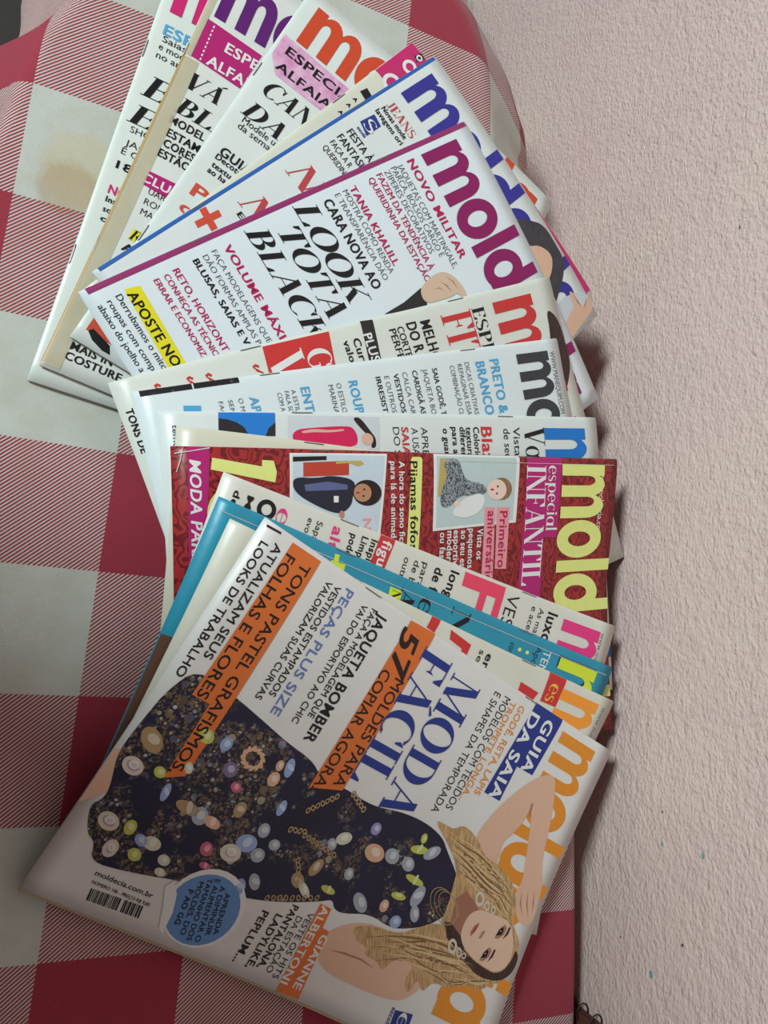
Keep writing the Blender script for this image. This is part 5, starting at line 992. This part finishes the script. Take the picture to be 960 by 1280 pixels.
  ('E','dress_jewel','citron',3,10.38,3.39,0.43,0.33,66,0),
  ('E','dress_jewel_facet','citron_l',4,10.33,3.41,0.21,0.16,50,0),
  ('E','dress_jewel','citron',3,15.69,2.73,0.38,0.29,13,0),
  ('E','dress_jewel_facet','citron_l',4,15.64,2.75,0.19,0.14,49,0),
  ('E','dress_jewel','citron',3,16.77,3.64,0.36,0.29,60,0),
  ('E','dress_jewel_facet','citron_l',4,16.73,3.65,0.17,0.14,18,0),
  ('E','dress_jewel','iceblue',3,10.3,4.47,0.37,0.3,1,0),
  ('E','dress_jewel_facet','iceblue_l',4,10.25,4.49,0.18,0.15,5,0),
  ('E','dress_jewel','iceblue',3,13.55,3.22,0.46,0.2,9,0),
  ('E','dress_jewel_facet','iceblue_l',4,13.51,3.25,0.22,0.1,45,0),
  ('E','dress_jewel','iceblue',3,16.04,3.51,0.36,0.26,62,0),
  ('E','dress_jewel_facet','iceblue_l',4,16.0,3.52,0.17,0.13,40,0),
  ('E','dress_jewel','violet',3,11.3,5.37,0.41,0.34,42,0),
  ('E','dress_jewel_facet','violet_l',4,11.25,5.39,0.2,0.17,62,0),
  ('E','dress_jewel','rose',3,11.94,6.13,0.31,0.24,67,0),
  ('E','dress_jewel_facet','rose_l',4,11.9,6.14,0.15,0.12,29,0),
  ('E','dress_jewel','rose',3,15.2,6.57,0.38,0.31,39,0),
  ('E','dress_jewel_facet','rose_l',4,15.15,6.59,0.18,0.15,11,0),
  ('E','dress_jewel','rose',3,15.96,6.98,0.31,0.17,88,0),
  ('E','dress_jewel_facet','rose_l',4,15.93,7.0,0.15,0.08,22,0),
  ('E','dress_jewel','peach',3,13.94,6.06,0.48,0.27,79,0),
  ('E','dress_jewel_facet','peach_l',4,13.89,6.09,0.23,0.13,13,0),
  ('E','dress_jewel','peach',3,10.79,7.63,0.39,0.32,6,0),
  ('E','dress_jewel_facet','peach_l',4,10.74,7.65,0.19,0.16,74,0),
  ('E','dress_jewel','peach',3,10.06,7.53,0.29,0.21,11,0),
  ('E','dress_jewel_facet','peach_l',4,10.02,7.55,0.14,0.1,7,0),
  ('E','dress_jewel','ivory',3,12.08,3.53,0.3,0.2,32,0),
  ('E','dress_jewel_facet','ivory_l',4,12.05,3.54,0.15,0.1,70,0),
  ('E','dress_jewel','ivory',3,15.98,4.06,0.46,0.33,82,0),
  ('E','dress_jewel_facet','ivory_l',4,15.92,4.08,0.22,0.16,24,0),
  ('E','dress_jewel','ivory',3,16.48,5.03,0.33,0.26,70,0),
  ('E','dress_jewel_facet','ivory_l',4,16.43,5.05,0.16,0.13,30,0),
  ('E','dress_jewel','ivory',3,17.07,5.2,0.3,0.2,80,0),
  ('E','dress_jewel_facet','ivory_l',4,17.03,5.22,0.15,0.1,20,0),
  ('E','dress_jewel','pearl',3,14.91,7.78,0.56,0.45,84,0),
  ('E','dress_jewel_facet','pearl_l',4,14.84,7.8,0.27,0.22,76,0),
  ('E','dress_jewel','mauve',3,14.91,7.78,0.31,0.21,84,0),
  ('E','dress_jewel_facet','mauve_l',4,14.88,7.79,0.15,0.1,76,0),
  ('E','dress_jewel','silver',3,13.25,8.69,0.39,0.32,24,0),
  ('E','dress_jewel_facet','silver_l',4,13.2,8.71,0.19,0.16,78,0),
  ('E','dress_jewel','silver',3,13.68,9.62,0.32,0.29,79,0),
  ('E','dress_jewel_facet','silver_l',4,13.64,9.64,0.16,0.14,71,0),
  ('E','dress_jewel','silver',3,14.48,9.12,0.39,0.36,61,0),
  ('E','dress_jewel_facet','silver_l',4,14.43,9.14,0.19,0.17,69,0),
  ('E','dress_jewel','iceblue',3,14.17,8.24,0.46,0.56,8,0),
  ('E','dress_jewel_facet','iceblue_l',4,14.1,8.25,0.22,0.28,74,0),
  ('E','dress_jewel','iceblue',3,11.89,8.87,0.43,0.22,4,0),
  ('E','dress_jewel_facet','iceblue_l',4,11.85,8.9,0.21,0.11,70,0),
  ('E','dress_jewel','iceblue',3,9.95,8.06,0.51,0.25,14,0),
  ('E','dress_jewel_facet','iceblue_l',4,9.9,8.1,0.25,0.12,70,0),
  ('E','dress_jewel','silver',3,15.72,9.75,0.46,0.28,42,0),
  ('E','dress_jewel_facet','silver_l',4,15.67,9.78,0.23,0.14,82,0),
  ('E','dress_jewel','iceblue',3,16.21,9.2,0.42,0.28,24,0),
  ('E','dress_jewel_facet','iceblue_l',4,16.17,9.23,0.21,0.14,88,0),
  ('E','dress_jewel','peach',3,11.88,15.05,0.63,0.47,84,0),
  ('E','dress_jewel_facet','peach_l',4,11.81,15.09,0.31,0.23,76,0),
  ('E','dress_jewel','silver',3,11.62,16.13,0.48,0.4,70,0),
  ('E','dress_jewel_facet','silver_l',4,11.56,16.16,0.23,0.19,10,0),
  ('E','dress_jewel','iceblue',3,11.64,16.08,0.2,0.16,63,0),
  ('E','dress_jewel_facet','iceblue_l',4,11.62,16.09,0.1,0.08,5,0),
  ('E','dress_jewel','silver',3,11.62,17.28,0.44,0.36,60,0),
  ('E','dress_jewel_facet','silver_l',4,11.57,17.31,0.22,0.18,30,0),
  ('E','dress_jewel','silver',3,13.42,14.29,0.34,0.27,28,0),
  ('E','dress_jewel_facet','silver_l',4,13.38,14.31,0.17,0.13,32,0),
  ('E','dress_jewel','citron',3,14.6,13.67,0.45,0.19,86,0),
  ('E','dress_jewel_facet','citron_l',4,14.56,13.71,0.22,0.09,12,0),
  ('E','dress_jewel','ivory',3,15.09,12.43,0.52,0.22,56,0),
  ('E','dress_jewel_facet','ivory_l',4,15.05,12.48,0.25,0.11,42,0),
  ('E','dress_jewel','silver',3,14.51,15.76,0.61,0.35,54,0),
  ('E','dress_jewel_facet','silver_l',4,14.45,15.81,0.3,0.17,48,0),
  ('E','dress_jewel','peach',3,14.13,17.17,0.35,0.27,6,0),
  ('E','dress_jewel_facet','peach_l',4,14.09,17.19,0.17,0.13,22,0),
  ('E','dress_jewel','citron',3,10.67,17.48,0.24,0.57,14,0),
  ('E','dress_jewel_facet','citron_l',4,10.6,17.48,0.12,0.28,82,0),
  ('E','dress_jewel','citron',3,10.01,17.42,0.29,0.2,14,0),
  ('E','dress_jewel_facet','citron_l',4,9.98,17.44,0.14,0.1,8,0),
  ('E','dress_jewel','citron',3,12.23,18.13,0.64,0.2,86,0),
  ('E','dress_jewel_facet','citron_l',4,12.18,18.19,0.31,0.1,0,0),
  ('E','dress_jewel','citron',3,13.36,17.69,0.2,0.47,6,0),
  ('E','dress_jewel_facet','citron_l',4,13.3,17.69,0.1,0.23,10,0),
  ('E','dress_jewel','silver',3,10.51,18.33,0.33,0.57,48,0),
  ('E','dress_jewel_facet','silver_l',4,10.44,18.33,0.16,0.28,76,0),
  ('E','dress_jewel','silver',3,12.92,18.79,0.36,0.64,84,0),
  ('E','dress_jewel_facet','silver_l',4,12.84,18.79,0.18,0.31,40,0),
  ('E','dress_jewel','iceblue',3,14.63,18.26,0.35,0.35,74,0),
  ('E','dress_jewel_facet','iceblue_l',4,14.58,18.28,0.17,0.17,22,0),
  ('E','dress_jewel','silver',3,13.82,19.12,0.47,0.28,32,0),
  ('E','dress_jewel_facet','silver_l',4,13.77,19.15,0.23,0.14,42,0),
  ('E','dress_jewel','lav',3,10.72,14.39,0.35,0.31,8,0),
  ('E','dress_jewel_facet','lav_l',4,10.67,14.41,0.17,0.15,56,0),
  ('E','dress_jewel','ivory',3,11.9,12.96,0.34,0.46,34,0),
  ('E','dress_jewel_facet','ivory_l',4,11.84,12.97,0.17,0.22,48,0),
  ('E','dress_jewel','silver',3,12.42,12.5,0.34,0.26,40,0),
  ('E','dress_jewel_facet','silver_l',4,12.38,12.52,0.17,0.13,70,0),
  ('E','dress_jewel','tan',3,14.79,11.82,0.44,0.33,54,0),
  ('E','dress_jewel_facet','tan_l',4,14.74,11.85,0.22,0.16,80,0),
  ('E','dress_jewel','tan',3,13.83,12.38,0.3,0.52,77,0),
  ('E','dress_jewel_facet','tan_l',4,13.76,12.38,0.15,0.26,89,0),
  ('E','dress_jewel','tan',3,12.83,6.96,0.42,0.31,6,0),
  ('E','dress_jewel_facet','tan_l',4,12.78,6.98,0.2,0.15,82,0),
  ('E','dress_jewel','tan',3,11.66,1.26,0.7,0.44,55,0),
  ('E','dress_jewel_facet','tan_l',4,11.58,1.3,0.34,0.22,75,0),
  ('E','dress_jewel','tan',3,13.79,4.6,0.67,0.3,85,0),
  ('E','dress_jewel_facet','tan_l',4,13.73,4.65,0.33,0.15,25,0),
  ('E','dress_jewel','silver',3,13.9,5.35,0.47,0.4,40,0),
  ('E','dress_jewel_facet','silver_l',4,13.84,5.37,0.23,0.2,20,0),
  ('E','dress_chain','tan',5,11.41,10.24,0.18,0.12,0,0.5),
  ('E','dress_chain','tan',5,11.2,10.41,0.18,0.12,40,0.5),
  ('E','dress_chain','tan',5,10.99,10.58,0.18,0.12,0,0.5),
  ('E','dress_chain','tan',5,10.78,10.76,0.18,0.12,40,0.5),
  ('E','dress_chain','tan',5,10.57,10.93,0.18,0.12,0,0.5),
  ('E','dress_chain','tan',5,10.36,11.11,0.18,0.12,40,0.5),
  ('E','dress_chain','tan',5,10.14,11.29,0.19,0.12,0,0.5),
  ('E','dress_chain','tan',5,12.61,10.82,0.18,0.12,0,0.5),
  ('E','dress_chain','tan',5,12.65,11.11,0.18,0.12,40,0.5),
  ('E','dress_chain','tan',5,12.68,11.41,0.18,0.12,0,0.5),
  ('E','dress_chain','tan',5,12.72,11.71,0.18,0.12,40,0.5),
  ('E','dress_chain','tan',5,12.76,12.01,0.18,0.12,0,0.5),
  ('E','dress_chain','tan',5,12.79,12.32,0.18,0.12,40,0.5),
  ('E','dress_chain','tan',5,12.83,12.62,0.18,0.12,0,0.5),
  ('E','dress_chain','tan',5,12.87,12.92,0.19,0.12,40,0.5),
  ('E','dress_chain','tan',5,13.88,11.23,0.18,0.12,0,0.5),
  ('E','dress_chain','tan',5,14.09,11.39,0.18,0.12,40,0.5),
  ('E','dress_chain','tan',5,14.3,11.55,0.18,0.12,0,0.5),
  ('E','dress_chain','tan',5,14.51,11.71,0.18,0.12,40,0.5),
  ('E','dress_chain','tan',5,14.72,11.87,0.18,0.12,0,0.5),
  ('E','dress_chain','tan',5,9.64,12.08,0.19,0.13,0,0.5),
  ('E','dress_chain','tan',5,9.76,12.33,0.19,0.13,40,0.5),
  ('E','dress_chain','tan',5,9.88,12.59,0.19,0.13,0,0.5),
  ('E','dress_chain','tan',5,9.99,12.84,0.19,0.13,40,0.5),
  ('E','dress_chain','tan',5,10.11,13.1,0.19,0.13,0,0.5),
  ('E','dress_chain','tan',5,12.65,9.94,0.18,0.12,0,0.5),
  ('E','dress_chain','tan',5,12.58,10.2,0.18,0.12,40,0.5),
  ('E','dress_chain','tan',5,12.52,10.46,0.18,0.12,0,0.5),
  ('E','dress_chain','tan',5,12.45,10.73,0.18,0.12,40,0.5),
  ('E','dress_chain','tan',5,16.19,10.83,0.18,0.12,0,0.5),
  ('E','dress_chain','tan',5,16.07,11.14,0.18,0.12,40,0.5),
  ('E','dress_chain','tan',5,15.94,11.44,0.18,0.12,0,0.5),
  ('E','dress_chain','tan',5,15.82,11.75,0.18,0.12,40,0.5),
  ('E','dress_chain','tan',5,15.7,12.07,0.18,0.12,0,0.5),
  ('E','dress_chain','tan',5,15.57,12.38,0.18,0.12,40,0.5),
  ('E','dress_chain','tan',5,15.45,12.69,0.18,0.12,0,0.5),
  ('E','dress_chain','tan',5,15.32,13.01,0.18,0.12,40,0.5),
  ('E','dress_chain','tan',5,15.19,13.33,0.18,0.12,0,0.5),
  ('E','dress_jewel','peach',5,10.13,6.5,0.25,0.09,60,0),
  ('E','dress_jewel','peach',5,10.37,6.58,0.25,0.09,31,0),
  ('E','dress_jewel','peach',5,10.6,6.52,0.24,0.09,1,0),
  ('E','dress_jewel','peach',5,10.76,6.34,0.24,0.09,-30,0),
  ('E','dress_jewel','peach',5,10.8,6.08,0.24,0.09,-59,0),
  ('E','dress_jewel','peach',5,10.73,5.82,0.24,0.09,-90,0),
  ('E','dress_jewel','peach',5,10.55,5.62,0.24,0.09,-120,0),
  ('E','dress_jewel','peach',5,10.32,5.54,0.24,0.09,-150,0),
  ('E','dress_jewel','peach',5,10.09,5.6,0.24,0.09,-179,0),
  ('E','dress_jewel','peach',5,9.93,5.78,0.24,0.09,-210,0),
  ('E','dress_jewel','peach',5,9.88,6.04,0.24,0.09,-240,0),
  ('E','dress_jewel','peach',5,9.96,6.3,0.24,0.09,-270,0),
 ],
}


# sans lettering comes from Blender's built-in face: set every line once, read the outlines, then drop the text objects
STYLE = dict(r=(0, 0), t=(-.006, 0), m=(0, 0), b=(.003, 0), bi=(.003, .18), l=(0, 0), lb=(.003, 0), lm=(0, 0))
HEAVY = dict(m=.010, b=.021, bi=.021, lb=.018, lm=.008)      # extra weight: the outline set again a hair to each side
tmp, lines = [], {}
def text_obj(body, style):
    cu = bpy.data.curves.new('tmp_text', 'FONT'); cu.body = body; cu.resolution_u = 3; cu.offset = STYLE[style][0]; cu.shear = STYLE[style][1]
    if style in ('b', 'bi', 'lb'): cu.space_character = 1.07
    o = bpy.data.objects.new('tmp_text', cu); col.objects.link(o); tmp.append(o); return o
for key, items in PAGES.items():
    for it in items:
        if it[0] == 'T' and it[7][0] != 'S' and (it[1], it[7]) not in lines: lines[(it[1], it[7])] = text_obj(it[1], it[7])
caps = {s: text_obj('H', s) for s in STYLE}
dg = bpy.context.evaluated_depsgraph_get(); dg.update()
def read(o):
    ev = o.evaluated_get(dg); me = ev.to_mesh(); v = [(q.co.x, q.co.y) for q in me.vertices]; f = [tuple(q.vertices) for q in me.polygons]; ev.to_mesh_clear(); return v, f
lines = {k: read(o) for k, o in lines.items()}
CAPH = {}
for s, o in caps.items():
    v, f = read(o); CAPH[s] = (max(b_ for _, b_ in v), min(b_ for _, b_ in v))
for o in tmp:
    cu = o.data; bpy.data.objects.remove(o); bpy.data.curves.remove(cu)

INFO = {
 '1': ('white fashion magazine with a pink masthead and light blue words, lowest in the fan', (228, 234, 230), (218, 224, 216)),
 '2': ('fashion magazine with a purple masthead and yellowed tape along its spine', (230, 234, 236), (216, 216, 206)),
 '3': ('white fashion magazine with an orange-red masthead and a pink wash behind the tailoring title', (230, 236, 236), (218, 222, 216)),
 '4': ('magazine with a torn pink banner at its head, almost hidden under the blue-spined one', (226, 226, 214), (212, 208, 190)),
 '5': ('white fashion magazine with a thin blue spine and dark blue masthead', (228, 234, 236), (218, 222, 220)),
 '6': ('white fashion magazine with a magenta spine and large black serif headline', (230, 238, 244), (222, 230, 236)),
 '7': ('white fashion magazine with a red masthead and a red box holding white letters', (228, 230, 224), (216, 218, 208)),
 '8': ('white fashion magazine with a charcoal masthead, sky blue headings and a black scuffed spine end', (228, 236, 240), (220, 228, 230)),
 '9': ('white fashion magazine with a bright blue masthead and a small pink dress photo', (228, 234, 234), (218, 222, 218)),
 '9b': ('blank cream backed magazine under the red patterned one', (224, 220, 204), (212, 206, 186)),
 '10': ('red patterned children fashion magazine with a pale yellow masthead', (182, 50, 50), (142, 38, 42)),
 '11': ('cream white magazine with a hot pink masthead above the teal one', (230, 228, 220), (218, 214, 202)),
 '12': ('teal blue magazine with a yellow-green masthead', (48, 156, 184), (40, 140, 170)),
 '13': ('cream white magazine with a light orange masthead and red square', (228, 226, 214), (214, 210, 194)),
 '14': ('top magazine of the fan with a blond woman in a jewel-print dress on its cover', (230, 228, 228), (220, 214, 208)),
}
for key, (label, c1, c2) in INFO.items():
    sh = Sheet(key); base = sh.top(0, 0); base.z = 0; base = base*U
    root = empty('magazine', base); tag(root, label, 'magazine', 'fanned pile of fashion magazines')
    cov = link('cover', folded_cover(sh, base), cover_mat('cover_'+key, c1, c2, 'swirl' if key == '10' else None), root)
    link('pages', page_block(sh, base, .14 if key == '14' else -.05), page_m, root)   # the top copy's pages have slipped out a little
    for t in (7.0, 19.6):     # wire staples pressed into the fold
        L, r, v, f = .55, .028, [], []
        for k in range(9):
            tt = t-L+2*L*k/8; q = sh.top(.09, tt, -.004 if k in (0, 8) else .022)
            for j in range(6):
                an = 2*math.pi*j/6; v.append((q+Vector((math.cos(sh.th)*r*1.3*math.cos(an), -math.sin(sh.th)*r*1.3*math.cos(an), r*math.sin(an))))*U-base)
        f = [(k*6+j, k*6+(j+1) % 6, (k+1)*6+(j+1) % 6, (k+1)*6+j) for k in range(8) for j in range(6)]+[tuple(range(6)), tuple(range(48, 54))]
        link('staple', mesh('staple', v, f, True), steel_m, root)
    for it in PAGES.get(key, ()):
        k = it[0]
        if k == 'T':
            _, body, sc, tc, L, hc, ang, style, colr, lay, name = it
            if style[0] == 'S':
                polys, wd = set_word(body, SER, .02); v, f = poly_mesh2d(polys); x0, x1, c0 = 0, wd, (.33 if style == 'Sl' else .5)
                sl = .34 if 'i' in style else 0; v = [(q[0]+(q[1]-.5)*sl*hc*wd/L, q[1], q[2]) for q in v]; sy = hc
            else:
                v, f = lines[(body, style)]
                if not v: continue
                x0, x1 = min(a for a, _ in v), max(a for a, _ in v); sy = hc/CAPH[style][0]; c0 = CAPH[style][0]*(.36 if style[0] == 'l' else .5)
            if style in HEAVY:
                w_ = HEAVY[style]; v0, f0 = v, f; v, f = list(v0), list(f0)
                for ox, oy in ((w_, w_*.6), (-w_, w_*.6), (w_, -w_*.6), (-w_, -w_*.6)):
                    o_ = len(v); v += [(q[0]+ox, q[1]+oy, .0008*((o_//len(v0)))) for q in v0]; f += [tuple(i+o_ for i in q) for q in f0]
            sx = L/(x1-x0); ca, sa = math.cos(math.radians(ang)), math.sin(math.radians(ang)); out = []
            for q in v:
                X, Y = (q[0]-(x0+x1)/2)*sx, (q[1]-c0)*sy; out.append((sc+X*ca-Y*sa, tc+X*sa+Y*ca, q[2] if len(q) > 2 else 0.))
            lay_print(name, out, f, sh, lay, print_mat(colr), cov, base)
        elif k == 'P':
            _, name, colr, lay, pts = it
            if name.startswith('portrait') and 'strand' not in name and len(pts) > 6:
                for _r in range(2): pts = [((1-w_)*a[0]+w_*b_[0], (1-w_)*a[1]+w_*b_[1]) for a, b_ in zip(pts, pts[1:]+pts[:1]) for w_ in (.25, .75)]
            v, f = poly_mesh2d([pts]); lay_print(name, v, f, sh, lay, print_mat(colr), cov, base)
        elif k == 'E':
            _, name, colr, lay, s, t, a, b_, ang, hole = it; n = 28 if a > .4 else 16
            ca, sa = math.cos(math.radians(ang)), math.sin(math.radians(ang))
            rr = lambda m_: [(s+a*m_*math.cos(q)*ca-b_*m_*math.sin(q)*sa, t+a*m_*math.cos(q)*sa+b_*m_*math.sin(q)*ca) for q in (2*math.pi*i/n for i in range(n+1))]
            polys = band(rr(1), rr(hole)) if hole else [rr(1)[:-1]]
            v, f = poly_mesh2d(polys); lay_print(name, v, f, sh, lay, print_mat(colr), cov, base)
        elif k == 'L':
            _, word, s0, tb_, xh, colr, lay = it; polys, wd = set_word(word, LOGO, .045)
            v, f = poly_mesh2d([[(s0+a*xh, tb_+b_*xh) for a, b_ in q] for q in polys])
            lay_print('masthead', v, f, sh, lay, print_mat(colr), cov, base)
